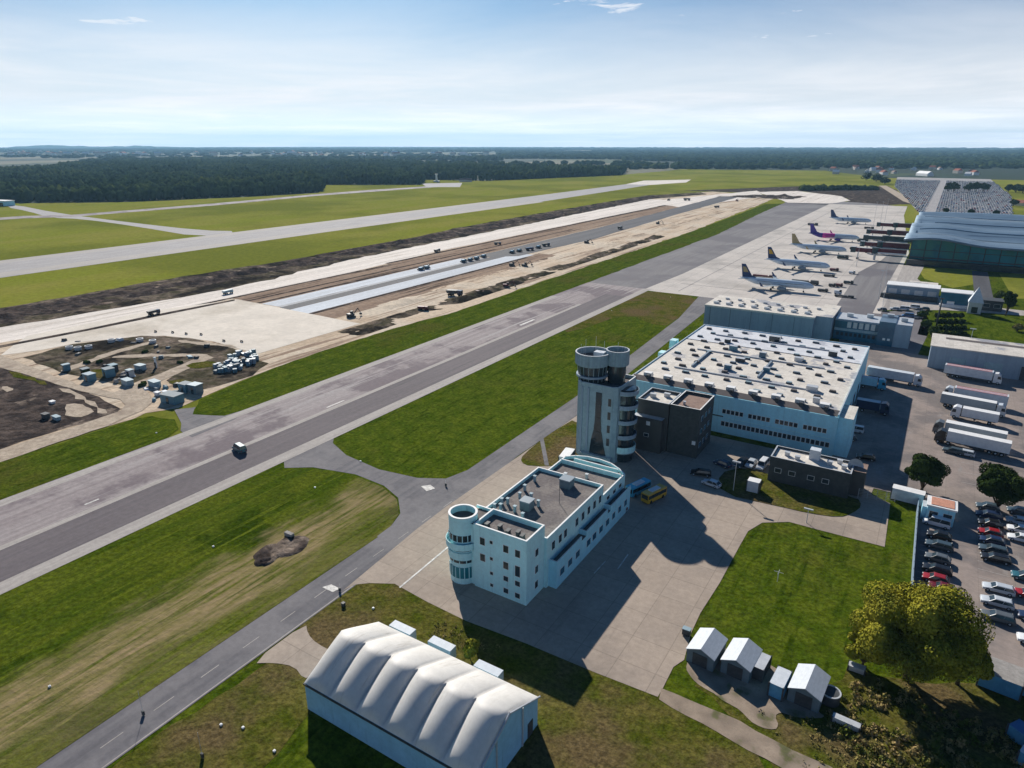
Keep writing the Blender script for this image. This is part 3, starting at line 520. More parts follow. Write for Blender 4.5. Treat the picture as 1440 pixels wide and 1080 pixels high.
for j in range(11):
    y = 177.5 + j * 5.85
    for i in range(9):
        x = -64 + i * 5.9 + (2.6 if j % 2 else 0) + random.uniform(-.4, .4)
        if x > -15: continue
        mb = MB(); z = 10.75; w, d = random.choice(((1.7, .9), (1.5, 1.1), (2.0, .8)))
        yy = y + random.uniform(-1, 1)
        mb.box(x - w / 2, x + w / 2, yy - d / 2, yy + d / 2, z, z + .35, 'metal_dark'); mb.box(x - w / 2 + .1, x + w / 2 - .1, yy - d / 2 + .1, yy + d / 2 - .1, z + .35, z + .6, random.choice(('plane_grey', 'roof_gravel', 'grey_panel'))); mb.build('skylight', t); k += 1
for i in range(9):
    x = -63.5 + i * 5.8; mb = MB(); mb.box(x - 1.1, x + 1.1, 173.9, 175.6, 10.75, 12.1, 'metal_light', 'trim_white'); mb.box(x + .2, x + 1.0, 172.6, 173.5, 10.9, 11.9, 'metal_dark'); mb.build('roof_vent', t)
for x, y, s, h, m in ((-41, 232, 3.4, 1.9, 'glass_dark'), (-50, 214, 2.4, 1.6, 'tarp_blue'), (-40, 210, 2.0, 2.0, 'glass_blue'), (-30, 213, 2.4, 1.2, 'metal_light'), (-46, 193, 2.0, 1.6, 'glass_blue'), (-36, 197, 1.8, 1.4, 'tarp_blue'), (-22, 224, 2.4, 1.6, 'metal_dark'), (-22, 187, 2.8, 1.4, 'metal_light'), (-19.5, 178, 1.6, 1.4, 'metal_light'), (-45, 203, 2.6, 1.2, 'metal_dark'), (-54, 222, 1.8, 1.2, 'metal_dark')):
    mb = MB(); mb.box(x - s / 2, x + s / 2, y - s * .35, y + s * .35, 10.7, 10.7 + h, m, 'metal_light'); mb.build('roof_plant', t)
for y_ in (186.5, 208.5, 229): mb = MB(); mb.box(-60, -22, y_, y_ + .35, 10.76, 11.15, 'metal_light'); mb.build('roof_pipe', t)
for x_ in (-56, -37): mb = MB(); mb.box(x_, x_ + .5, 190, 207, 10.76, 11.35, 'plane_grey'); mb.build('roof_duct', t)
for z, hh in ((6.3, 1.1), (2.8, 1.2)):
    for i in range(24):
        x = -40.5 + i * 1.12
        if (i % 6) == 5 and z > 5: continue
        window(t, x, 171, z, .85, hh)
mb = MB(); mb.box(-66, -40.6, 170.9, 171, 4.6, 4.9, 'metal_dark'); mb.box(-40, -14, 170.9, 171, 4.45, 4.6, 'white_wall'); mb.build('wall_band', t)
for i in range(5): window(t, -13.2, 190 + i * 10, 2.4, 4.0, 4.0, 'x', 'glass_blue', 'dock_door')
mb = MB(); mb.box(-68.4, -67.6, 176, 241, 0, 7.5, 'roof_cream'); mb.build('side_gallery', t)
mb = MB(); mb.box(-70.5, -68.4, 212, 215, 0, 11.5, 'white_wall'); mb.build('stair_tower', t)
mb = MB(); mb.box(-71, -68.4, 203, 206, 0, 9.5, 'white_wall'); mb.build('stair_tower', t)
# ---- hangar behind
t = thing('hangar', 'long grey-blue metal hangar with a cream roof, standing between the white-roofed warehouse and the apron', 'hangar', (-55, 281, 0), world=True)
mb = MB(); mb.box(-79.3, -36.2, 281, 303, 0, 9.0, 'steel_wall', 'roof_cream'); mb.build('wall', t)
mb = MB(); mb.box(-36.2, -30.0, 284, 308, 0, 9.3, 'steel_wall', 'roof_cream'); mb.build('side_bay', t)
mb = MB(); mb.box(-79.5, -36.0, 280.8, 303.2, 9.0, 9.25, 'roof_cream'); mb.box(-79.5, -36, 280.8, 281.1, 8.6, 9.0, 'metal_light'); mb.build('roof', t)
for i in range(5): mb = MB(); mb.box(-77 + i * 8.4, -76.9 + i * 8.4, 280.88, 281, 0, 8.6, 'metal_dark'); mb.build('door_joint', t)
for i in range(8):
    x = -76 + i * 5.2; mb = MB(); mb.box(x - 1, x + 1, 285, 286.4, 9.25, 10.1, 'metal_light'); mb.build('roof_vent', t); mb = MB(); mb.box(x - .5, x + .5, 288, 291, 9.25, 9.7, 'metal_dark'); mb.build('roof_duct', t)
for i in range(8): roof_unit(t, -74 + i * 5.3, 296, 9.25, 1.6, .8, .6)
# ---- blue glazed office
t = thing('glazed_office', 'two-storey office with blue-green glazed walls and white window panels, right of the grey hangar', 'office building', (-15, 288, 0), world=True)
mb = MB(); mb.box(-29.5, -3.2, 289, 301, 0, 8.2, 'glass_blue', 'metal_light'); mb.box(-14, -8.5, 287.4, 301.4, 0, 9.3, 'glass_blue', 'roof_blue'); mb.box(-8.5, -3.0, 287.6, 301.2, 0, 8.9, 'steel_wall', 'metal_light'); mb.build('wall', t)
for i in range(5): mb = MB(); mb.box(-25 + i * 2.1, -23.6 + i * 2.1, 288.9, 289, 5, 7.3, 'metal_light'); mb.build('window', t)
for i in range(9): mb = MB(); mb.box(-28.5 + i * 1.6, -27.5 + i * 1.6, 288.9, 289, 1.6, 3.0, 'glass_dark'); mb.build('window', t)
mb = MB(); mb.box(-29.5, -14, 288.8, 289, 3.6, 4.6, 'grey_panel'); mb.box(-29.5, -14, 288.7, 289, 7.5, 8.2, 'steel_wall'); mb.build('wall_band', t)
for x in (-12, -10.4): mb = MB(); mb.box(x, x + .9, 287.3, 287.4, 2.2, 3.0, 'trim_white'); mb.build('sign_panel', t)
for x, y in ((-25, 295), (-18, 297), (-6, 294), (-11, 298)): roof_unit(t, x, y, 8.2 if x < -14 else 9, 2.2, 1.6, 1.2, 'metal_light', 'roof_plant')
# ---- truck depot on the right
t = thing('truck_depot', 'low grey depot with a pale roof behind the semi truck with red roof stripes', 'depot', (20, 265, 0), world=True)
mb = MB(); mb.box(4, 75, 266, 280, 0, 7.6, 'steel_wall'); mb.build('wall', t)
mb = MB(); mb.add([(3.7, 265.7, 7.6), (75, 265.7, 7.6), (75, 280.3, 8.6), (3.7, 280.3, 8.6), (3.7, 265.7, 7.9), (75, 265.7, 7.9), (75, 280.3, 8.9), (3.7, 280.3, 8.9)], [(0, 1, 5, 4), (1, 2, 6, 5), (2, 3, 7, 6), (3, 0, 4, 7), (4, 5, 6, 7)], 'roof_cream'); rf = mb.build('roof', t)
mb = MB(); mb.add([(8, 275, 8.6), (75, 275, 8.6), (75, 277, 8.73), (8, 277, 8.73)], [(0, 1, 2, 3)], 'roof_strip'); mb.build('skylight', rf)
for i in range(6): mb = MB(); mb.box(10 + i * 10, 15 + i * 10, 265.9, 266, 0, 4.6, 'metal_dark' if i == 2 else 'grey_panel'); mb.build('dock_door', t)
# ---- low dark block with dish
t = thing('utility_block', 'low dark brick block with a cluttered pale flat roof before the warehouse front', 'utility building', (-15, 150, 0), world=True)
mb = MB(); mb.box(-24, -7.2, 149.5, 156.5, 0, 5.6, 'dark_clad', 'roof_cream'); parapet(mb, -24, -7.2, 149.5, 156.5, 5.6, 6.1, .3, 'dark_clad', 'metal_light'); mb.box(-7.2, -4.6, 152, 157, 0, 5.9, 'dark_clad_warm', 'roof_brown'); mb.build('wall', t)
mb = MB(); mb.box(-16.5, -14.3, 153.5, 155.5, 5.6, 8, 'cont_white'); mb.build('roof_plant', t)
for x, y in ((-21, 153), (-18.6, 152), (-12, 153), (-10.2, 155), (-9, 152.4)): roof_unit(t, x, y, 5.6, 1.0, .8, .8)
for x in (-22, -19, -15, -12): window(t, x, 149.5, 3.0, 1.3, 1.0)
d = thing('satellite_dish', 'round pale satellite dish on a pole by the low dark brick block', 'satellite dish', (*P(1196, 690), 0))
mb = MB(); mb.tube((0, 0, 0), (0, 0, 5.2), .15, 'metal_dark', 8); mb.build('pole', d)
mb = MB(); n = 20; aim = Vector((.35, -.75, .45)).normalized(); u = aim.orthogonal().normalized(); w = aim.cross(u); vs = [Vector((0, 0, 6)) - aim * .5]
for rr, dz in ((.7, -.36), (1.3, .0), (1.7, .38)): vs += [Vector((0, 0, 6)) + aim * dz + rr * (math.cos(2 * math.pi * k / n) * u + math.sin(2 * math.pi * k / n) * w) for k in range(n)]
fs = [(0, 1 + k, 1 + (k + 1) % n) for k in range(n)] + [(1 + q * n + k, 1 + (q + 1) * n + k, 1 + (q + 1) * n + (k + 1) % n, 1 + q * n + (k + 1) % n) for q in range(2) for k in range(n)]
mb.add(vs, fs, 'metal_light', True); mb.tube(Vector((0, 0, 6)) - aim * .4, Vector((0, 0, 6)) + aim * 1.3, .06, 'metal_dark', 5); mb.build('dish', d)
# ---- terminal
t = thing('passenger_terminal', 'large passenger terminal with a wavy blue-grey metal roof over dark green glass walls', 'airport terminal', (40, 505, 0), world=True)
TX0, TX1, TY0, TY1 = -19.5, 150, 507, 705
def rz(x, y):
    u = (x - TX0) / 170
    edge = 2.6 * math.exp(-((x + 3) / 17) ** 2) - .9 * math.sin(min(1, max(0, (x - 5) / 70)) * math.pi)
    v = (y - TY0) / (TY1 - TY0)
    return 15.2 + edge * (1 - v) + 1.9 * math.sin(v * math.pi * 2 * 3.0 + .8 * math.sin(u * 5) + .3) * min(1, v * 5) + 1.6 * v
mb = MB(); nx, ny = 44, 90
top = [(TX0 + (TX1 - TX0) * i / nx, TY0 - 4 + (TY1 - TY0 + 4) * j / ny) for j in range(ny + 1) for i in range(nx + 1)]
V = [(x, y, rz(x, y)) for x, y in top] + [(x, y, rz(x, y) - 1.2) for x, y in top]; o = len(top); F = []
for j in range(ny):
    for i in range(nx):
        a = j * (nx + 1) + i; F.append((a, a + 1, a + nx + 2, a + nx + 1)); F.append((o + a, o + a + nx + 1, o + a + nx + 2, o + a + 1))
for i in range(nx): F.append((i, o + i, o + i + 1, i + 1)); a = ny * (nx + 1) + i; F.append((a, a + 1, o + a + 1, o + a))
for j in range(ny): a = j * (nx + 1); F.append((a, a + nx + 1, o + a + nx + 1, o + a)); a += nx; F.append((a, o + a, o + a + nx + 1, a + nx + 1))
mb.add(V, F, 'roof_blue', True); rf = mb.build('roof', t)
for j in range(9):
    y = 525 + j * 20; m2 = MB()
    for i in range(0, 34):
        x0 = TX0 + 6 + i * 4.2 + (j % 2) * 8; x1 = x0 + 4.2
        if x1 > TX1: break
        m2.add([(x0, y, rz(x0, y) + .12), (x1, y, rz(x1, y) + .12), (x1, y + 2.0, rz(x1, y + 2.0) + .12), (x0, y + 2.0, rz(x0, y + 2.0) + .12)], [(0, 1, 2, 3)], 'glass_dark')
    m2.build('roof_light', rf)
mb = MB()
for i in range(40):
    x0 = -15 + i * 4; x1 = x0 + 4
    mb.add([(x0, 509, 0), (x1, 509, 0), (x1, 509, rz(x1, 509) - 1), (x0, 509, rz(x0, 509) - 1)], [(0, 1, 2, 3)], 'glass_green')
mb.add([(-15, 509, 0), (-15, 509, 16), (-15, 700, 16), (-15, 700, 0)], [(0, 1, 2, 3)], 'glass_green'); mb.build('glass_facade', t)
for i in range(14): x = -15 + i * 8; mb = MB(); mb.tube((x, 508.6, 0), (x, 508.6, rz(x, 509) - 1), .22, 'metal_dark', 6); mb.build('column', t)
mb = MB(); mb.box(-15, 145, 508.5, 508.9, 4.2, 4.9, 'metal_dark'); mb.box(-15, 145, 508.6, 508.9, 9.2, 9.5, 'metal_dark'); mb.build('wall_band', t)
mb = MB(); mb.box(-16, 145, 503, 508.4, 0, 3.4, 'glass_dark', 'metal_dark'); mb.build('ground_floor', t)
# ---- jet bridges
lab = ['nearest dark red jet bridge, with a long pale side strip, leaving the glass terminal', 'jet bridge leading to the white jet with the tan tail', 'jet bridge leading to the jet with the purple rear fuselage', 'dark green jet bridge between the purple-tailed jet and the farthest jet', 'dark jet bridge nearest the farthest parked jet']
for k, (y, x1, m) in enumerate(((512, -50, 'bridge_red'), (546, -48, 'bridge_red'), (586, -50, 'bridge_dark'), (628, -52, 'bridge_red'), (690, -50, 'bridge_red'))):
    t = thing('jet_bridge', lab[k], 'jet bridge', (-32, y, 0), group='jet bridges on the terminal side', world=True)
    mb = MB(); mb.box(-34, -17, y, y + 3, 4.6, 8.0, m, 'metal_dark'); mb.box(x1 + 3, -36.5, y + .2, y + 2.8, 4.8, 7.6, m, 'metal_light'); mb.build('tunnel', t)
    mb = MB(); mb.cyl(-35.2, y + 1.5, 2.3, 4.4, 8.2, 'bridge_dark', 16); mb.cyl(-35.2, y + 1.5, .8, 0, 4.4, 'metal_light', 10); mb.build('rotunda', t)
    mb = MB(); mb.box(x1, x1 + 3, y - .3, y + 3.3, 4.4, 8.0, 'bridge_dark', 'metal_light'); mb.build('boarding_cab', t)
    for s in (.2, 2.5): mb = MB(); mb.box(x1 + 4.5, x1 + 5, y + s, y + s + .4, .8, 4.8, 'metal_light'); mb.cyl(x1 + 4.7, y + s + .2, .7, 0, .9, 'rubber', 10); mb.build('wheel_leg', t)
    if k == 0: mb = MB(); mb.box(-34, -17, y - .12, y, 4.7, 5.6, 'trim_white'); mb.build('side_panel', t)
# ---- old terminal group near the glass terminal
def simple_building(name, label, cat, p0, p1, depth, h, wall='white_wall', roof='metal_light', nwin=0, wm='glass_dark', ledge=True, wz=.55, extra=None):
    (x0, y0), (x1, y1) = P(*p0), P(*p1); y = (y0 + y1) / 2
    t = thing(name, label, cat, ((x0 + x1) / 2, y, 0), world=True)
    mb = MB(); mb.box(x0, x1, y, y + depth, 0, h, wall); mb.build('wall', t)
    mb = MB(); mb.box(x0 - .25, x1 + .25, y - .25, y + depth + .25, h, h + .35, roof); mb.build('roof', t)
    for i in range(nwin):
        w = (x1 - x0) / nwin; window(t, x0 + (i + .5) * w, y, h * wz, w * .6, h * .35, m=wm)
    return t, x0, x1, y
t, x0, x1, y = simple_building('side_terminal', 'long low office wing with a white roof and four pale windows before the glass terminal', 'office building', (1244, 418), (1318, 424), 10, 6.2, 'steel_wall', 'trim_white', 4, 'metal_light')
mb = MB(); mb.box(x0 - 2, x1, y - 2.5, y, 0, 2.2, 'metal_dark'); mb.build('canopy', t)
mb = MB(); mb.box(x0 + 9, x1 - 1, y + 12, y + 20, 0, 6.0, 'glass_dark', 'roof_cream'); mb.build('rear_block', t)
t, x0, x1, y = simple_building('blue_pavilion', 'small blue-clad building with a white flat roof, joined to the low office wing', 'pavilion', (1320, 430), (1364, 434), 9, 6.6, 'glass_blue', 'trim_white', 0)
mb = MB(); mb.box(x0, x1 + 1, y - 2, y, 0, 1.2, 'trim_white'); mb.box(x0 + 3, x0 + 6, y - .5, y, 1.2, 2.6, 'trim_white'); mb.build('terrace', t)
t, x0, x1, y = simple_building('dark_pavilion', 'low dark building with a pale base right of the pointed tent roof near the terminal', 'pavilion', (1378, 436), (1408, 439), 8, 4.5, 'dark_clad', 'metal_dark', 2)
x, y = P(1369, 441); t = thing('pointed_canopy', 'pale pointed pyramid-roofed kiosk between two low buildings before the glass terminal', 'kiosk', (x, y, 0))
mb = MB(); mb.box(-2.6, 2.6, 0, 5.2, 0, 5, 'metal_light'); mb.build('wall', t); mb = MB(); mb.add([(-3, -.4, 5), (3, -.4, 5), (3, 5.6, 5), (-3, 5.6, 5), (0, 2.6, 12)], [(0, 1, 4), (1, 2, 4), (2, 3, 4), (3, 0, 4), (3, 2, 1, 0)], 'cont_white'); mb.build('roof', t)
mb = MB(); mb.box(-1.2, 1.2, -.1, 0, .3, 3, 'glass_dark'); mb.build('door', t)
x, y = P(1316, 462); t = thing('chimney_mast', 'tall thin dark mast beside the tree rows right of the glazed office', 'mast', (x, y, 0)); mb = MB(); mb.tube((0, 0, 0), (0, 0, 13), .35, 'metal_dark', 8, .25); mb.build('pole', t); mb = MB(); mb.box(-.8, .8, -.3, .3, 12.6, 13, 'metal_dark'); mb.build('crosshead', t)
# ---- tent hangar
t = thing('tent_hangar', 'big white tent hangar with six puffed roof bays on pale blue walls in the foreground', 'tent hangar', (-49, 54, 0), world=True)
X0, X1, Y0, Y1, ZE, ZR = -62.2, -34.2, 46.6, 61.2, 4.5, 8.0; YM = (Y0 + Y1) / 2
nb = 6; per = 16; ns = 26; mb = MB(); vs = []
for i in range(nb * per + 1):
    u = i / per; f = u - math.floor(u); bul = math.sin(math.pi * f) ** .6 if 0 < f < 1 else 0
    x = X0 + (X1 - X0) * i / (nb * per)
    for j in range(ns + 1):
        v = j / ns; s = 1 - abs(2 * v - 1); z = ZE + (ZR - ZE) * s; near = v <= .5; q = (4 * s * (1 - s)) ** .38 if 0 < s < 1 else 0
        b = (1.35 if near else .42) * bul * q * (.74 + .28 * s) + .40 * bul * s
        y = Y0 + (Y1 - Y0) * v; sgn = -1 if v < .5 else 1
        vs.append((x, y + sgn * b * .42 * (1 if abs(2 * v - 1) > .001 else 0), z + b * .80))
fs = [(i * (ns + 1) + j, (i + 1) * (ns + 1) + j, (i + 1) * (ns + 1) + j + 1, i * (ns + 1) + j + 1) for i in range(nb * per) for j in range(ns)]
mb.add(vs, fs, 'fabric_white', True); mb.build('roof', t)
for ya, yb in ((Y0, Y0 + .25), (Y1 - .25, Y1)): mb = MB(); mb.box(X0 + .05, X1 - .05, ya, yb, 0, ZE, 'tent_wall'); mb.build('side_wall', t)
mb = MB(); mb.box(X0 - .1, X1 + .1, Y0 - .14, Y0 - .02, ZE - .35, ZE - .05, 'metal_dark'); mb.build('eaves_gutter', t)
for xx, s in ((X0, -1), (X1, 1)):
    mb = MB(); prof = [(Y0 + .25, 0), (Y1 - .25, 0), (Y1 - .25, ZE), (YM, ZR - .1), (Y0 + .25, ZE)]
    a = [(xx - .1, y, z) for y, z in prof]; b = [(xx + .1, y, z) for y, z in prof]
    mb.add(a + b, [(4, 3, 2, 1, 0), (5, 6, 7, 8, 9)] + [(i, (i + 1) % 5, 5 + (i + 1) % 5, 5 + i) for i in range(5)], 'tent_wall'); mb.build('gable', t)
for y in (51, 57): mb = MB(); mb.box(X1 + .1, X1 + .25, y - .12, y + .12, 0, 6.3, 'metal_light'); mb.build('gable_post', t)
mb = MB(); mb.tube((X1 + .22, Y0 - .1, ZE + .05), (X1 + .22, YM, ZR + .1), .14, 'metal_light', 6); mb.tube((X1 + .22, YM, ZR + .1), (X1 + .22, Y1 + .1, ZE + .05), .14, 'metal_light', 6); mb.build('gable_trim', t)
mb = MB(); mb.box(X1 + .1, X1 + .2, 58.4, 59.6, 0, 2.3, 'metal_dark'); mb.build('door', t)
# ---- heater cabins behind the tent
for k, (px, py) in enumerate(((567, 899), (622, 922), (687, 957))):
    x, y = P(px, py); t = thing('heater_cabin', ['silver box cabin behind the tent hangar, leftmost, by the grass bend', 'middle silver box cabin behind the tent hangar', 'rightmost silver box cabin behind the tent, beside the pale shrub'][k], 'equipment cabin', (x, y, 0), group='silver cabins behind the tent')
    mb = MB(); mb.box(-2.1, 2.1, -.75, .75, .25, 2.3, 'metal_light', 'cont_white'); mb.build('cabinet', t)
    for xx in (-1.6, 1.6): mb = MB(); mb.box(xx - .15, xx + .15, -.7, .7, 0, .25, 'metal_dark'); mb.build('skid', t)
    mb = MB(); mb.box(-2.18, -2.1, -.4, .4, .7, 1.7, 'metal_dark'); mb.build('fan_grille', t)
    mb = MB(); mb.tube((1.2, -.75, 1.3), (1.2, -2.2, 1.3), .35, 'metal_light', 10); mb.build('air_duct', t)
# ---- gabled storage cabins
def cabin(px, py, label, w=4.1, l=5.4, h=2.2, hr=3.1):
    x, y = P(px, py); t = thing('storage_cabin', label, 'cabin', (x, y, 0), R(-4), group='gabled grey cabins')
    mb = MB(); mb.box(-w / 2, w / 2, 0, l, 0, h, 'cabin_wall'); mb.add([(-w / 2, 0, h), (w / 2, 0, h), (0, 0, hr)], [(0, 1, 2)], 'cabin_wall'); mb.add([(-w / 2, l, h), (w / 2, l, h), (0, l, hr)], [(2, 1, 0)], 'cabin_wall'); mb.build('wall', t)
    mb = MB(); a = w / 2 + .15
    for s in (-1, 1): mb.add([(s * a, -.15, h - .08), (0, -.15, hr + .02), (0, l + .15, hr + .02), (s * a, l + .15, h - .08), (s * a, -.15, h + .04), (0, -.15, hr + .14), (0, l + .15, hr + .14), (s * a, l + .15, h + .04)], [(0, 1, 2, 3), (7, 6, 5, 4), (0, 4, 5, 1), (3, 2, 6, 7), (0, 3, 7, 4)], 'roof_cabin')
    mb.build('roof', t)
    mb = MB(); mb.box(-1.1, 1.1, -.06, 0, .05, 2.1, 'metal_dark'); mb.build('door', t)
cabin(983, 937, 'leftmost grey gabled cabin, at the edge of the concrete pad'); cabin(1032, 953, 'middle grey gabled cabin, between the leftmost one and the dark trailer')
cabin(1128, 994, 'rightmost grey gabled cabin, next to the blue container')
def container(px, py, label, m, L=5.5, W=2.4, h=2.5, rot=0, top=None, cat='container', name='container', group=None):
    x, y = P(px, py); t = thing(name, label, cat, (x, y, 0), rot, group)
    mb = MB(); mb.box(-L / 2, L / 2, -W / 2, W / 2, .12, h, m, top or m); n = int(L / .35)
    for i in range(n):
        xx = -L / 2 + .2 + i * (L - .4) / max(1, n - 1)
        mb.box(xx - .06, xx + .06, -W / 2 - .05, -W / 2, .3, h - .15, m); mb.box(xx - .06, xx + .06, W / 2, W / 2 + .05, .3, h - .15, m)
    mb.build('body', t)
    for sx in (-1, 1):
        for sy in (-1, 1): mb = MB(); mb.box(sx * L / 2 - .1, sx * L / 2 + .1, sy * W / 2 - .1, sy * W / 2 + .1, 0, h + .04, 'metal_dark'); mb.build('corner_post', t)
    mb = MB(); mb.box(L / 2, L / 2 + .05, -W / 2 + .15, W / 2 - .15, .25, h - .2, 'metal_dark'); mb.build('door', t)
    return t
container(1095, 970, 'bright blue container with a pale top beside the rightmost gabled cabin', 'cont_blue', 4.0, 1.9, 2.3, R(85), 'cont_white')
container(1066, 945, 'dark equipment trailer between the middle gabled cabin and the blue container', 'metal_dark', 3.6, 2.2, 2.2, R(85), 'metal_light')
container(1189, 1020, 'low pale flat-topped box at the scrub edge past the round dark tank', 'metal_light', 3.4, 1.0, .9, R(-4))
container(1204, 943, 'small grey crate in the grass at the foot of the big yellow-green tree', 'metal_light', 2.2, 1.2, .9, R(0))
x, y = P(1166, 985); t = thing('round_tank', 'dark round tank with pale ring top, right of the rightmost gabled cabin', 'tank', (x, y, 0)); mb = MB(); mb.cyl(0, 0, 1.3, 0, 1.5, 'metal_dark', 18); mb.build('drum', t); mb = MB(); mb.ring(0, 0, 1.35, .2, 1.5, 1.62, 'metal_light', 18); mb.build('rim', t)
x, y = P(965, 893); t = thing('waste_bin', 'dark wheeled bin standing at the pad edge by the leftmost gabled cabin', 'bin', (x, y, 0)); mb = MB(); mb.box(-.6, .6, -.4, .4, .15, 1.2, 'metal_dark'); mb.build('body', t); mb = MB(); mb.box(-.65, .65, -.45, .45, 1.2, 1.3, 'grey_panel'); mb.build('lid', t)
container(1059, 690, 'small white windowless cabin on the grass island below the low dark brick block', 'cont_white', 2.6, 2.2, 2.7, R(0), 'trim_white')
container(797, 650, 'white container on the grass between the office block and the tower', 'cont_white', 2.4, 5.5, 2.6, R(10), 'trim_white')
container(1275, 704, 'long white container at the fence gate beside the dark round tree', 'cont_white', 6.2, 2.3, 2.7, R(-3), 'trim_white')
container(1404, 962, 'blue container with a weathered brown-grey top beside the big tree', 'cont_blue', 5.0, 4.4, 2.6, R(-6), 'conc_old')
container(1458, 978, 'second blue container at the right edge, end to end with the brown-topped one', 'cont_blue', 4.0, 2.6, 2.4, R(-2), 'conc_old')
container(1440, 1045, 'dark blue box container in the bottom right grass', 'cont_blue', 3.4, 2.2, 2.0, R(-35), 'paint_blue')
container(1452, 1078, 'cyan container at the very bottom right corner', 'cont_blue', 3.0, 2.2, 2.0, R(-20), 'cont_white')
# guard house
t, x0, x1, y = simple_building('guard_house', 'small pale blue guard house with an orange flat roof at the car park entrance', 'guard house', (1300, 734), (1339, 741), 4.2, 3.6, 'blue_wall', 'trim_white', 2)
mb = MB(); mb.box(x0 + .5, x1 - .3, y + .3, y + 4.0, 3.95, 4.05, 'roof_orange'); mb.build('roof_covering', t)
mb = MB(); mb.box(x0 - .9, x0, y + .5, y + 3.5, 0, 3.0, 'blue_wall', 'metal_light'); mb.build('side_porch', t)
# sheds near the soil works
# fences
def fence(name, label, pts, h, step, m='metal_light', solid=False):
    p0 = pts[0]; t = thing(name, label, 'fence', (p0[0], p0[1], 0), world=True)
    L = 0; mb = MB(); pl = []
    for a, b in zip(pts, pts[1:]):
        a, b = Vector(a), Vector(b); d = (b - a); n = max(1, int(d.length / step)); pl += [a + d * i / n for i in range(n)]
        if solid: nn = Vector((-d.y, d.x)).normalized() * .08; mb.prism([tuple(a - nn), tuple(b - nn), tuple(b + nn), tuple(a + nn)], 0, h - .1, m)
        else:
            for z in [h * k / 6 for k in range(1, 7)]: mb.tube((a.x, a.y, z), (b.x, b.y, z), .02, m, 4)
    mb.build('mesh_panel', t); pl.append(Vector(pts[-1]))
    for p in pl[:95]: q = MB(); q.tube((p.x, p.y, 0), (p.x, p.y, h + .1), .05, m, 5); q.build('post', t)
fence('car_park_fence', 'pale solid fence running between the lawn and the staff car park', [P(1290, 708), P(1282, 812), P(1280, 850)], 1.9, 2.5, 'steel_wall', True)
fence('gate_fence', 'thin wire fence between the low dark brick block and the long white container', [P(1206, 700), P(1258, 706)], 2.2, 1.6)
fence('apron_fence', 'thin wire fence along the airport edge road near the glass terminal', [P(1240, 440), P(1247, 380)], 2.4, 4)
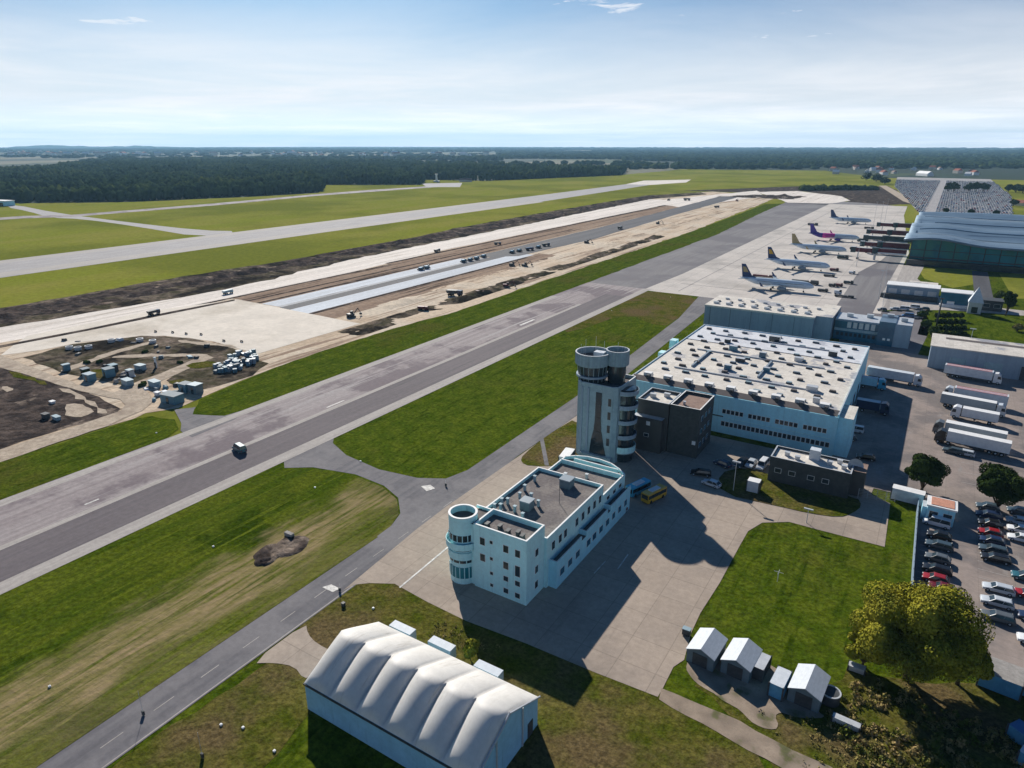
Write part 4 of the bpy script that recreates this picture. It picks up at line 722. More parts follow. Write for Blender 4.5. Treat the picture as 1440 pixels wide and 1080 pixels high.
# ---------------------------------------------------------------- cars
def car_proto(color, kind='hatchback'):
    """nose at -X, length along X, origin on the ground"""
    t = bpy.data.objects.new('parked_car', None); COL.objects.link(t); t.empty_display_size = .5
    pm = 'paint_' + color
    L = {'hatchback': 4.2, 'estate': 4.7, 'van': 4.9, 'suv': 4.6}[kind]; W = .89; hb = {'hatchback': .86, 'estate': .88, 'van': 1.1, 'suv': 1.02}[kind]; ht = {'hatchback': 1.47, 'estate': 1.48, 'van': 1.95, 'suv': 1.72}[kind]
    a = L / 2
    prof = [(-a, .32), (-a, .62), (-a + .25, .74), (-a + 1.15, hb), (a - .25, hb + .03), (a - .03, .85), (a, .32)]
    mb = MB(); n = len(prof)
    def side(y, inset): return [(x * (1 - inset * .03), y, z) for x, z in prof]
    vs = side(-W, 0) + side(W, 0); mid = [(x, 0, z + (.05 if z > .7 else 0)) for x, z in prof]
    mb.add(vs, [tuple(range(n)), tuple(range(2 * n - 1, n - 1, -1))], pm)
    vv = side(-W, 0) + mid + side(W, 0)
    mb.add(vv, [(k * n + i + 1, k * n + i, (k + 1) * n + i, (k + 1) * n + i + 1) for k in range(2) for i in range(n - 1)], pm, True)
    mb.build('body', t)
    x0, x1, x2, x3 = {'hatchback': (-a + 1.05, -a + 1.75, a - .75, a - .12), 'estate': (-a + 1.15, -a + 1.9, a - .5, a - .1), 'van': (-a + .85, -a + 1.5, a - .25, a - .08), 'suv': (-a + 1.1, -a + 1.75, a - .5, a - .12)}[kind]
    b0, b1 = W - .04, W - .2
    mb = MB(); vs = [(x0, -b0, hb - .02), (x3, -b0, hb), (x3, b0, hb), (x0, b0, hb - .02), (x1, -b1, ht - .06), (x2, -b1, ht - .06), (x2, b1, ht - .06), (x1, b1, ht - .06)]
    mb.add(vs, [(0, 1, 5, 4), (1, 2, 6, 5), (2, 3, 7, 6), (3, 0, 4, 7)], 'glass_dark'); mb.build('window', t)
    mb = MB(); mb.add([(x1 - .08, -b1 - .03, ht - .07), (x2 + .06, -b1 - .03, ht - .07), (x2 + .06, b1 + .03, ht - .07), (x1 - .08, b1 + .03, ht - .07), (x1 + .12, -b1 + .1, ht), (x2 - .1, -b1 + .1, ht), (x2 - .1, b1 - .1, ht), (x1 + .12, b1 - .1, ht)], [(0, 1, 5, 4), (1, 2, 6, 5), (2, 3, 7, 6), (3, 0, 4, 7), (4, 5, 6, 7)], pm)
    for yy in (-1, 1):
        for xa, xb in ((x0, x1), (x3, x2)): mb.tube((xa, yy * b0, hb), (xb, yy * b1, ht - .05), .045, pm, 4)
        mb.tube(((x0 + x3) / 2 + .1, yy * (b0 + .005), hb), ((x1 + x2) / 2 + .1, yy * (b1 + .005), ht - .05), .04, pm, 4)
    mb.build('roof', t)
    for sx in (-a + .78, a - .78):
        for sy in (-1, 1): mb = MB(); mb.tube((sx, sy * (W - .2), .32), (sx, sy * (W + .02), .32), .32, 'rubber', 12); mb.tube((sx, sy * (W + .02), .32), (sx, sy * (W + .035), .32), .18, 'metal_light', 10); mb.build('wheel', t)
    for sy in (-.62, .62):
        mb = MB(); mb.box(-a - .015, -a + .1, sy - .2, sy + .2, .55, .70, 'trim_white'); mb.build('headlight', t); mb = MB(); mb.box(a - .08, a + .012, sy - .2, sy + .2, .62, .80, 'paint_red'); mb.build('tail_light', t)
    return t
PROTO = {}
def place_car(color, kind, loc, rz, label, group, cat='car', name='parked_car'):
    key = (color, kind)
    if key not in PROTO: o = PROTO[key] = car_proto(color, kind); o.location = (*loc, .05); o.rotation_euler[2] = rz
    else: o = dup(PROTO[key], (*loc, .05), rz)
    o.name = name; tag(o, label, cat, group); return o
for px, py, c, k, l in [(1316, 739, 'white', 'van', 'white van parked right in front of the pale blue guard house'),
        (1320, 757, 'black', 'hatchback', 'black car next to the white van, second from the guard house in the fence row'),
        (1320, 771, 'slate', 'estate', 'slate estate car, third from the guard house in the fence row'),
        (1318, 789, 'grey', 'hatchback', 'dark grey car, fourth from the guard house in the fence row'),
        (1317, 805, 'black', 'estate', 'black estate car parked directly above the red car in the fence row'),
        (1315, 818, 'red', 'hatchback', 'red car in the fence row, just above the big yellow-green tree'),
        (1324, 831, 'darkred', 'hatchback', 'dark red car in the fence row, next to the red car'),
        (1336, 846, 'slate', 'hatchback', 'slate car at the near end of the fence row, half behind the big yellow-green tree')]:
    place_car(c, k, P(px, py), R(-2 + random.uniform(-2, 2)), l, 'cars parked along the fence')
for px, py, c, k, l in [(1388, 716, 'slate', 'hatchback', 'slate car farthest up the middle row, in the shade of the right round tree'),
        (1390, 728, 'navy', 'estate', 'navy estate in the middle row, second from the shade tree'),
        (1392, 740, 'black', 'hatchback', 'black car in the middle row beside the dark red one, on its shade tree side'),
        (1392, 753, 'red', 'hatchback', 'red car in the middle row of the staff car park'),
        (1394, 764, 'navy', 'hatchback', 'navy car in the middle row just below the red car'),
        (1396, 777, 'slate', 'estate', 'slate estate in the middle row, second below the red car'),
        (1399, 789, 'black', 'estate', 'black car ending the middle row before the wide gap')]:
    place_car(c, k, P(px, py), R(2 + random.uniform(-2, 2)), l, 'cars in the middle row')
for px, py, c, k, l in [(1403, 832, 'silver', 'estate', 'topmost of the three silver cars below the gap in the middle row'),
        (1401, 851, 'silver', 'estate', 'middle of the three silver cars below the gap in the middle row'),
        (1402, 872, 'grey', 'estate', 'grey estate, lowest of the three light cars below the gap')]:
    place_car(c, k, P(px, py), R(2), l, 'light cars below the gap')
for px, py, c, k, l in [(1432, 722, 'slate', 'hatchback', 'slate car at the top of the right-edge row under the round tree'),
        (1431, 736, 'silver', 'hatchback', 'silver car in the right-edge row above the white ones'),
        (1433, 748, 'white', 'hatchback', 'white car in the right-edge row, upper of the white pair'),
        (1436, 761, 'white', 'estate', 'white estate in the right-edge row, lower of the white pair'),
        (1441, 815, 'teal', 'hatchback', 'teal car in the right-edge row opposite the wide gap'),
        (1446, 840, 'red', 'hatchback', 'red car cut by the right edge of the car park'),
        (1452, 872, 'navy', 'hatchback', 'navy car at the right edge level with the lowest grey estate'),
        (1452, 905, 'white', 'hatchback', 'white car at the right edge, lowest in the car park')]:
    place_car(c, k, P(px, py), R(2), l, 'cars at the right edge')
for px, py, c, k, rz_, l in [(1042, 655, 'black', 'suv', 80, 'black car left of the silver one behind the low dark brick block'), (1056, 655, 'silver', 'hatchback', 85, 'silver car parked between a black car and a white van by the low dark block'),
        (1072, 657, 'white', 'van', 85, 'white van against the left wall of the low dark brick block'), (1190, 618, 'grey', 'estate', 10, 'grey car nosed against the warehouse side wall'),
        (1200, 607, 'white', 'van', 0, 'white van by the warehouse corner in the shade'), (1217, 646, 'black', 'hatchback', 5, 'black car parked in the warehouse shadow near the fence gate'),
        (1000, 683, 'silver', 'hatchback', -12, 'silver car in the shade beside the grass island'), (1016, 655, 'navy', 'hatchback', -20, 'navy car in the shade below the warehouse end of the dark annex'),
        (985, 668, 'black', 'estate', 15, 'black car in deep shade near the black annex block'), (1340, 637, 'slate', 'estate', -5, 'slate car in front of the nearest white semi truck'),
        (1355, 640, 'silver', 'estate', -5, 'silver car beside the slate one in front of the nearest white semi truck'), (870, 722, 'darkred', 'hatchback', 80, 'dark red car in the shade beside the office terrace')]:
    place_car(c, k, P(px, py), R(rz_), l, None)
o = place_car('teal', 'van', P(337, 634), R(-12), 'dark van with a pale bonnet driving on the wide grey taxiway', None, 'van', 'taxiway_van')
# far car park: individual small cars
def tiny_car(c):
    mb = MB(); mb.box(-2.2, 2.2, -.9, .9, .25, .95, 'paint_' + c); mb.add([(-1.3, -.8, .95), (1.9, -.8, .95), (1.9, .8, .95), (-1.3, .8, .95), (-.6, -.65, 1.5), (1.5, -.65, 1.5), (1.5, .65, 1.5), (-.6, .65, 1.5)], [(0, 1, 5, 4), (1, 2, 6, 5), (2, 3, 7, 6), (3, 0, 4, 7)], 'glass_dark')
    mb.add([(-.6, -.65, 1.5), (1.5, -.65, 1.5), (1.5, .65, 1.5), (-.6, .65, 1.5)], [(0, 1, 2, 3)], 'paint_' + c); return mb
tcols = ['white', 'silver', 'white', 'grey', 'silver', 'white', 'red', 'silver', 'blue', 'white']
tp = [tiny_car(c) for c in tcols]; tproto = {}
LOT = [P(1262, 249), P(1393, 252), P(1422, 276), P(1424, 303), P(1292, 299), P(1258, 262)]
def inside(x, y, poly):
    c = False; j = len(poly) - 1
    for i in range(len(poly)):
        (xi, yi), (xj, yj) = poly[i], poly[j]
        if (yi > y) != (yj > y) and x < (xj - xi) * (y - yi) / (yj - yi) + xi: c = not c
        j = i
    return c
sheet('car_park', [(x, y) for x, y in LOT], .0, 'asphalt_light')
cells = []; yy = min(p[1] for p in LOT)
xs0, xs1 = min(p[0] for p in LOT), max(p[0] for p in LOT)
row = 0
while yy < max(p[1] for p in LOT):
    xx = xs0
    while xx < xs1:
        if inside(xx, yy, LOT) and random.random() < .86 and abs(xx - (xs0 + 95)) > 5: cells.append((yy * .85 + abs(xx) * .0, xx, yy))
        xx += 2.7
    yy += 5.2 if row % 2 == 0 else 15; row += 1
cells.sort()
names = {'white': 'white', 'silver': 'silver', 'grey': 'dark grey', 'slate': 'slate', 'black': 'black', 'navy': 'navy blue', 'red': 'red', 'blue': 'bright blue'}
rest = MB()
for n, (_, x, y) in enumerate(cells):
    i = random.randrange(len(tcols))
    if n < 290:
        c = tcols[i]
        if c not in tproto: o = tproto[c] = tp[i].build('parked_car')
        else: o = tproto[c].copy(); COL.objects.link(o)
        o.location = (x, y, 0); o.rotation_euler[2] = R(90); tag(o, 'tiny %s car among the tightly parked cars of the crowded lot behind the terminal' % names[c], 'car', '%s cars in the crowded far lot' % names[c])
    elif y < 1750:
        s = tp[i]; o0 = len(rest.v); rest.v += [(x - b, y + a, z) for a, b, z in s.v]; rest.f += [tuple(q + o0 for q in f) for f in s.f]; rest.m += [rest.mi(s.mats[k]) for k in s.m]; rest.sm += s.sm
tag(rest.build('distant_cars'), 'mass of distant cars filling the back of the crowded lot', 'cars', None, 'stuff')
# ---------------------------------------------------------------- trucks
def truck(px, py, label, rz_, cabc='white', boxm='cont_white', L=13.4, semi=True, stripe=None, group='trucks on the paved yard', sides=None):
    """cab at +X"""
    x, y = P(px, py); t = thing('semi_truck' if semi else 'box_truck', label, 'truck', (x, y, .05), R(rz_), group)
    a = (L + 2.6) / 2; c0 = a - 2.3; pm = 'paint_' + cabc; Hh = 3.9 if semi else 3.5
    mb = MB(); mb.box(-a, -a + L, -1.25, 1.25, 1.15, Hh, sides or boxm, boxm); mb.box(-a - .03, -a, -1.2, 1.2, 1.2, Hh - .08, 'metal_light'); tb = mb.build('cargo_box', t)
    if stripe:
        for yy in (-1.0, .0, 1.0): m2 = MB(); m2.box(-a + .4, -a + L - .4, yy - .22, yy + .22, Hh, Hh + .03, stripe); m2.build('roof_stripe', tb)
    mb = MB(); mb.box(-a + .4, c0 + 1.8, -.45, .45, .7, 1.1, 'metal_dark'); mb.box(-a + 5, -a + 8.2 if semi else -a + 5.5, -1.15, 1.15, .5, 1.0, 'metal_dark'); mb.build('chassis', t)
    mb = MB(); pr = [(c0, .55), (c0, 3.5), (c0 + 1.2, 3.7), (c0 + 1.95, 3.0), (c0 + 2.3, 1.7), (c0 + 2.3, .55)]; n = 6
    vs = [(p, -1.2, z) for p, z in pr] + [(p, 1.2, z) for p, z in pr]; mb.add(vs, [tuple(range(n)), tuple(range(2 * n - 1, n - 1, -1))] + [(i, i + n, (i + 1) % n + n, (i + 1) % n) for i in range(n)], pm); cb = mb.build('cab', t)
    mb = MB(); mb.add([(c0 + 2.0, -1.05, 2.95), (c0 + 2.33, -1.05, 1.8), (c0 + 2.33, 1.05, 1.8), (c0 + 2.0, 1.05, 2.95)], [(0, 1, 2, 3)], 'glass_dark')
    for s in (-1, 1): mb.add([(c0 + 1.1, s * 1.215, 1.9), (c0 + 2.1, s * 1.215, 1.9), (c0 + 1.85, s * 1.215, 2.8), (c0 + 1.1, s * 1.215, 2.8)], [(0, 1, 2, 3)], 'glass_dark')
    mb.build('window', cb)
    ws = [-a + 1.4, -a + 2.7, -a + 4.0, c0 - .9, c0 + 1.4] if semi else [-a + 1.8, c0 + 1.3]
    for w in ws:
        for s in (-1, 1): mb = MB(); mb.tube((w, s * .85, .5), (w, s * 1.2, .5), .5, 'rubber', 12); mb.tube((w, s * 1.2, .5), (w, s * 1.22, .5), .25, 'metal_light', 8); mb.build('wheel', t)
    return t
truck(1256, 537, 'white and pale blue semi truck backed against the warehouse side', -5, 'white', 'cont_white')
truck(1225, 546, 'pale blue box truck in the shade beside the white semi truck at the warehouse', 0, 'cyan', 'cont_white', 5.5, False, sides='blue_wall')
truck(1226, 580, 'dark blue truck in the warehouse shade, cab outwards', 0, 'navy', 'cont_white', 6, False, sides='paint_navy')
truck(1366, 534, 'white semi truck with red roof stripes, parked in front of the grey depot', -6, 'white', 'cont_white', stripe='stripe_red')
truck(1369, 566, 'pale semi truck with faint pink roof stripes, rearmost of the parked pairs', 175, 'silver', 'cont_white', stripe='stripe_red')
truck(1366, 578, 'semi truck with a grey side and white roof, cab to the right', -6, 'silver', 'trim_white', sides='plane_grey')
truck(1368, 592, 'short white box truck with its cab to the left between the long semi trucks', 175, 'white', 'trim_white', 8.5, False)
truck(1360, 618, 'white and grey semi truck just behind the nearest white one', 175, 'grey', 'trim_white', sides='plane_grey')
truck(1364, 631, 'nearest white semi truck with its dark cab to the left', 175, 'black', 'trim_white')
# buses by the tower
for px, py, c, l in ((897, 693, 'cyan', 'pale blue airport bus parked in the tower shadow, left of the yellow one'), (919, 702, 'yellow', 'yellow airport bus with a white roof box in the tower shadow')):
    x, y = P(px, py); t = thing('airport_bus', l, 'bus', (x, y, .05), R(72), 'buses under the tower'); t.scale = (.74, .85, .85); pm = 'paint_' + c
    mb = MB(); mb.box(-4.2, 4.2, -1.2, 1.2, .35, 2.8, pm, pm); mb.build('body', t); mb = MB(); mb.box(-4.0, 4.0, -1.22, 1.22, 1.4, 2.4, 'glass_dark'); mb.box(-4.23, 4.23, -1.0, 1.0, 1.3, 2.4, 'glass_dark'); mb.build('window', t)
    mb = MB(); mb.box(-2, 2, -.7, .7, 2.8, 3.05, 'cont_white'); mb.build('roof_box', t)
    for w in (-2.8, 2.6):
        for s in (-1, 1): mb = MB(); mb.tube((w, s * .9, .48), (w, s * 1.23, .48), .48, 'rubber', 12); mb.build('wheel', t)
# ---------------------------------------------------------------- aircraft
def jet(label, nx, ny, fin, fin2, rearm=None, midm=None, rz_=0, nose=None, winglet='fin_navy'):
    t = thing('airliner', label, 'airliner', (nx - 18.8, ny, .05), R(rz_), 'parked airliners at the stands')
    def mf(x):
        if rearm and x < -8: return rearm
        if midm and x < 1: return midm
        if nose and x > 15: return nose
        return 'plane_white'
    prof = [(-18.8, .15, 1.4), (-17, .55, 1.15), (-14, 1.15, .6), (-11, 1.7, .15), (-8, 1.95, 0), (-4, 2.0, 0), (1, 2.0, 0), (6, 2.0, 0), (12, 2.0, 0), (15, 1.85, -.1), (16.8, 1.5, -.25), (18.0, .95, -.45), (18.6, .45, -.55), (18.8, .05, -.6)]
    mb = MB(); mb.lathe_x(prof, 'plane_white', 18, 0, 3.7, mf); fu = mb.build('fuselage', t)
    mb = MB()
    for k in range(38):
        x = -9.5 + k * .62
        for s in (-1, 1): mb.box(x, x + .3, s * 1.96 - .05, s * 1.96 + .05, 3.95, 4.3, 'glass_dark')
    mb.build('window_row', fu)
    mb = MB(); mb.add([(17.0, -1.1, 4.3), (17.9, -.5, 3.95), (17.9, .5, 3.95), (17.0, 1.1, 4.3), (16.4, .9, 4.9), (16.4, -.9, 4.9)], [(0, 1, 2, 3, 4, 5)], 'glass_dark'); mb.build('cockpit_window', fu)
    for s in (-1, 1):
        mb = MB(); r = [(5.2, 1.2, 2.9), (-1.6, 1.2, 2.9)]; tp_ = [(-3.2, 16.8, 4.1), (-4.8, 16.8, 4.1)]; k_ = [(1.6, 6, 3.2), (-2.0, 6, 3.2)]
        sec = [r, k_, tp_]; th = [.5, .32, .1]; vs = []
        for q, h in zip(sec, th): vs += [(q[0][0], s * q[0][1], q[0][2]), ((q[0][0] + q[1][0]) / 2 + .6, s * q[0][1], q[0][2] + h / 2), (q[1][0], s * q[1][1], q[1][2]), ((q[0][0] + q[1][0]) / 2 + .6, s * q[0][1], q[0][2] - h / 2)]
        mb.add(vs, [(4 * a + b, 4 * (a + 1) + b, 4 * (a + 1) + (b + 1) % 4, 4 * a + (b + 1) % 4) for a in range(2) for b in range(4)] + [(8, 9, 10, 11)], 'plane_grey'); w = mb.build('wing', t)
        mb = MB(); mb.add([(-3.2, s * 16.8, 4.1), (-4.8, s * 16.8, 4.1), (-5.6, s * 17.3, 6.2), (-5.0, s * 17.3, 6.2), (-3.2, s * 16.95, 4.1), (-4.8, s * 16.95, 4.1), (-5.6, s * 17.4, 6.2), (-5.0, s * 17.4, 6.2)], [(0, 1, 2, 3), (7, 6, 5, 4), (0, 3, 7, 4), (1, 5, 6, 2), (3, 2, 6, 7)], winglet); mb.build('winglet', w)
        mb = MB(); mb.lathe_x([(1.6, .5, 0), (2.2, .75, 0), (4.0, 1.05, 0), (5.6, 1.08, 0), (6.0, .95, 0)], 'plane_grey' if not rearm else 'purple', 14, s * 5.6, 1.75); mb.lathe_x([(5.95, .9, 0), (5.6, .05, 0)], 'metal_dark', 14, s * 5.6, 1.75); mb.box(2.2, 4.6, s * 5.6 - .12, s * 5.6 + .12, 2.6, 3.2, 'plane_grey'); mb.build('engine', t)
        mb = MB(); vs = [(-13.8, s * .6, 4.6), (-17.0, s * .6, 4.6), (-18.6, s * 6.4, 5.1), (-17.2, s * 6.4, 5.1)]; mb.add(vs + [(a, b, c + .18) for a, b, c in vs], [(3, 2, 1, 0), (4, 5, 6, 7)] + [(i, (i + 1) % 4, 4 + (i + 1) % 4, 4 + i) for i in range(4)], 'plane_grey'); mb.build('tailplane', t)
        mb = MB(); mb.tube((-1.8, s * 2.9, 0), (-1.8, s * 2.9, 3), .15, 'metal_light', 6)
        for q in (-.3, .3): mb.tube((-1.8, s * 2.9 + q - .15, .55), (-1.8, s * 2.9 + q + .15, .55), .55, 'rubber', 12)
        mb.build('main_gear', t)
    mb = MB(); mb.tube((14, 0, 0), (14, 0, 2), .1, 'metal_light', 6)
    for q in (-.25, .25): mb.tube((14, q - .1, .4), (14, q + .1, .4), .4, 'rubber', 10)
    mb.build('nose_gear', t)
    mb = MB(); pf = [(-10.2, 5.5), (-12.8, 6.5), (-16.6, 12.3), (-18.7, 12.3), (-17.6, 5.2)]; n = 5
    mb.add([(x, -.16, z) for x, z in pf] + [(x, .16, z) for x, z in pf], [tuple(range(n)), tuple(range(2 * n - 1, n - 1, -1))] + [(i, (i + 1) % n, n + (i + 1) % n, n + i) for i in range(n)], fin); fo = mb.build('tail_fin', t)
    if fin2:
        mb = MB(); q = [(-14.6, 8.0), (-16.3, 10.8), (-17.9, 10.8), (-17.2, 8.0)]; mb.add([(x, -.19, z) for x, z in q] + [(x, .19, z) for x, z in q], [(0, 1, 2, 3), (7, 6, 5, 4)], fin2); mb.build('fin_emblem', fo)
    return t
jet('nearest parked airliner, with a mottled dark tail fin, closest to the grey hangar roof', -51, 376.5, 'fin_navy', 'fin_tan', rz_=2)
jet('white airliner with a navy tail fin marked in yellow, second from the hangar', -53.5, 449, 'fin_navy', 'fin_yellow')
jet('white airliner with an ochre yellow tail fin, between the navy-tailed and the purple-tailed jets', -54, 528, 'fin_tan', None, winglet='fin_tan')
jet('airliner with a purple tail and a magenta band round its white fuselage', -54, 603, 'purple', None, 'purple', 'magenta', winglet='magenta')
jet('farthest parked airliner, white with a navy tail fin, beside the light masts', -59, 748, 'fin_navy', None)
# ---------------------------------------------------------------- ground service vehicles
def gse(px, py, label, m, L=4.5, W=2.0, h=1.6, rz_=0):
    x, y = P(px, py); t = thing('service_vehicle', label, 'service vehicle', (x, y, .05), R(rz_), 'ground service vehicles on the apron')
    mb = MB(); mb.box(-L / 2, L / 2, -W / 2, W / 2, .35, h * .55, m); mb.box(-L / 2, -L / 2 + L * .62, -W / 2 + .05, W / 2 - .05, h * .55, h * .8, m); mb.build('body', t)
    mb = MB(); mb.box(L / 2 - L * .3, L / 2 - .1, -W / 2 + .1, W / 2 - .1, h * .55, h, 'glass_dark', m); mb.build('cab', t)
    for wx in (-L / 2 + .7, L / 2 - .7):
        for s in (-1, 1): mb = MB(); mb.tube((wx, s * (W / 2 - .2), .35), (wx, s * (W / 2 + .05), .35), .35, 'rubber', 10); mb.build('wheel', t)
for a in [(1075, 390, 'long dark baggage train behind the nearest airliner', 'bridge_red', 13, 1.8, 1.5, 0), (1132, 399, 'dark stair truck by the nose side of the nearest airliner', 'metal_dark', 14, 2.2, 2.2, 0),
          (1157, 410, 'dark tug in front of the nearest airliner', 'metal_dark', 5, 2.2, 1.6, 0), (1173, 381, 'red-black tug at the nose of the navy-and-yellow-tailed airliner', 'bridge_red', 5, 2.3, 1.8, 0),
          (1166, 389, 'flat dark loader below the nose of the navy-and-yellow-tailed airliner', 'metal_dark', 6, 2.2, 1.4, 0), (1143, 317, 'dark tanker standing alone behind the purple-tailed jet', 'metal_dark', 9, 2.5, 2.4, 0),
          (1170, 403, 'small dark cart left of its twin on the empty stand by the apron road', 'metal_dark', 3.5, 2, 1.8, 0), (1180, 403, 'small dark red cart right of its twin on the empty stand', 'bridge_red', 3.5, 2, 1.8, 0),
          (1193, 399, 'grey cart nearest the apron road edge', 'bridge_dark', 5, 2, 1.8, 0), (1187, 418, 'long low trailer at the hangar end of the empty stand', 'metal_dark', 9, 2, 1.2, 0),
          (1198, 385, 'white tug on the apron road edge beside a thin mast', 'cont_white', 3.5, 2, 1.8, 0), (1178, 414, 'white steps truck near the long low trailer', 'cont_white', 3.5, 2, 2.6, 0),
          (1185, 364, 'grey loader beside the ochre-tailed airliner nose', 'bridge_dark', 7, 2.4, 2.6, 0), (1200, 351, 'dark cart under the jet bridge of the ochre-tailed airliner', 'metal_dark', 5, 2.2, 2.0, 0),
          (1213, 340, 'dark green loader at the purple-tailed jet nose', 'bridge_dark', 8, 2.4, 3.0, 0), (1222, 322, 'dark cart between the two farthest jets', 'metal_dark', 8, 2.4, 2.2, 0),
          (1178, 352, 'dark catering truck behind the ochre-tailed airliner wing', 'bridge_dark', 7, 2.4, 2.4, 0)]: gse(*a[:3], a[3], a[4], a[5], a[6], a[7])
# light masts
for px, py, h, l in [(1228, 318, 22, 'thin light mast farthest along the apron'), (1204, 375, 14, 'thin light mast at the apron edge beside the second airliner nose'), (1235, 420, 14, 'thin light mast on the road by the low office wing'), (1237, 318, 22, 'second far light mast, right next to the farthest one'), (1244, 312, 22, 'far light mast nearest the glass terminal roof'),
        (1031, 690, 7, 'thin pale lamp post on the grass island'), (1134, 735, 3, 'short dark marker post on the concrete lane'), (1360, 500, 10, 'lamp post on the lawn behind the grey depot')]:
    x, y = P(px, py); t = thing('light_mast', l, 'light mast', (x, y, 0)); mb = MB(); mb.tube((0, 0, 0), (0, 0, h), .16 if h > 8 else .09, 'metal_light', 6, .07); mb.build('pole', t); mb = MB(); mb.box(-.9, .9, -.2, .2, h, h + .25, 'metal_light'); mb.build('lamp_head', t)
for px, py, l in ((202, 1006, 'thin pole with a dark box at its foot on the service road edge'), (285, 1066, 'thin pole with a dark box in the brown grass left of the tent'), (478, 832, 'dark marker board on a post at the road bend'), (627, 684, 'dark marker board beside the painted patch at the road junction')):
    x, y = P(px, py); t = thing('marker_post', l, 'marker post', (x, y, 0)); h = 4.2 if py > 1000 else 1.6
    mb = MB(); mb.tube((0, 0, 0), (0, 0, h), .025, 'metal_light', 6); mb.build('pole', t); mb = MB(); mb.box(-.2, .2, -.12, .12, .1, .8, 'metal_dark'); mb.build('box', t)
for px, py, l in ((483, 852, 'small dark box in the grass near the road bend'), (150, 1054, 'pale rock left of the dark box')) [:1]:
    x, y = P(px, py); t = thing('cable_box', l, 'cable box', (x, y, 0)); mb = MB(); mb.box(-.25, .25, -.25, .25, 0, .6, 'metal_dark'); mb.build('body', t); mb = MB(); mb.box(-.28, .28, -.28, .28, .6, .66, 'metal_dark'); mb.build('lid', t)
x, y = P(1093, 818); t = thing('weather_instrument', 'small white weather instrument with crossed arms standing on the big lawn', 'weather instrument', (x, y, 0))
mb = MB(); mb.tube((0, 0, 0), (0, 0, 2.2), .05, 'trim_white', 6); mb.build('pole', t)
for a in (0, 90): mb = MB(); d = Vector((math.cos(R(a)), math.sin(R(a)), 0)) * .8; mb.tube(Vector((0, 0, 2.0)) - d, Vector((0, 0, 2.0)) + d, .04, 'metal_light', 5); mb.build('arm', t)
# small white airfield lamps and markers
for k, (px, py) in enumerate(((443, 686), (220, 609), (507, 649), (943, 418), (300, 769), (70, 966), (311, 1020), (342, 1024), (386, 1057), (525, 856), (860, 437))):
    x, y = P(px, py); t = thing('airfield_marker', 'low white marker standing in the airfield grass', 'airfield marker', (x, y, 0), 0, 'white markers in the grass'); t.scale = (.75, .75, .75)
    mb = MB(); mb.box(-.22, .22, -.2, .2, .0, .3, 'trim_white'); mb.build('base', t); mb = MB(); mb.cyl(0, 0, .1, .3, .36, 'metal_light', 8); mb.build('cap', t)
# ---------------------------------------------------------------- building site machines
def digger(px, py, label, m='machine_yellow', rz_=0, sc=1.0):
    x, y = P(px, py); t = thing('excavator', label, 'excavator', (x, y, 0), R(rz_), 'earth-moving machines on the building site'); t.scale = (sc * .62,) * 3
    for s in (-1, 1): mb = MB(); mb.box(-2.2, 2.2, s * 1.4 - .35, s * 1.4 + .35, 0, 1.0, 'metal_dark'); mb.build('track', t)
    mb = MB(); mb.box(-2.4, 1.6, -1.4, 1.4, 1.1, 2.4, m); mb.build('body', t); mb = MB(); mb.box(.2, 1.9, .1, 1.4, 2.4, 3.5, 'glass_dark', m); mb.build('cab', t)
    mb = MB(); mb.tube((1.4, -.5, 1.8), (4.8, -.5, 4.8), .28, m, 6); mb.build('boom', t); mb = MB(); mb.tube((4.8, -.5, 4.8), (6.6, -.5, 1.8), .2, m, 6); mb.build('stick', t)
    mb = MB(); mb.box(6.0, 7.2, -1.1, .1, .6, 1.8, 'metal_dark'); mb.build('bucket', t)
def dumper(px, py, label, m='metal_dark', rz_=0, sc=1.0):
    x, y = P(px, py); t = thing('dump_truck', label, 'dump truck', (x, y, 0), R(rz_), 'dump trucks on the building site'); t.scale = (sc * .68,) * 3
    mb = MB(); mb.add([(-4, -1.3, 1.3), (1.2, -1.3, 1.3), (1.2, 1.3, 1.3), (-4, 1.3, 1.3), (-4.4, -1.5, 2.8), (1.5, -1.5, 3.0), (1.5, 1.5, 3.0), (-4.4, 1.5, 2.8)], [(0, 1, 5, 4), (1, 2, 6, 5), (2, 3, 7, 6), (3, 0, 4, 7), (4, 5, 6, 7)], m); mb.build('tipper_body', t)
    mb = MB(); mb.box(1.7, 3.8, -1.2, 1.2, .8, 3.0, m if m != 'metal_dark' else 'paint_navy'); mb.box(3.8, 3.85, -1.0, 1.0, 1.8, 2.7, 'glass_dark'); mb.build('cab', t)
    for w in (-3, -1.6, 2.8):
        for s in (-1, 1): mb = MB(); mb.tube((w, s * .9, .6), (w, s * 1.3, .6), .6, 'rubber', 10); mb.build('wheel', t)
for a in [(720, 374, 'dark excavator left of its twin on the sand lane', 'metal_dark', 20), (738, 375, 'dark excavator right of its twin on the sand lane', 'metal_dark', 60), (712, 404, 'brownish digger working beside the grass strip', 'bridge_red', 30), (494, 446, 'small excavator at the corner of the new concrete slab', 'metal_dark', 80),
          (825, 342, 'dark machine on the fresh dark asphalt', 'metal_dark', 0), (925, 315, 'dark digger on the far pale ground', 'metal_dark', 30), (940, 282, 'digger standing by the far haul road', 'metal_dark', 90), (1036, 283, 'far digger at the tip of the grass strip', 'bridge_red', 90)]: digger(a[0], a[1], a[2], a[3], a[4], 1.2)
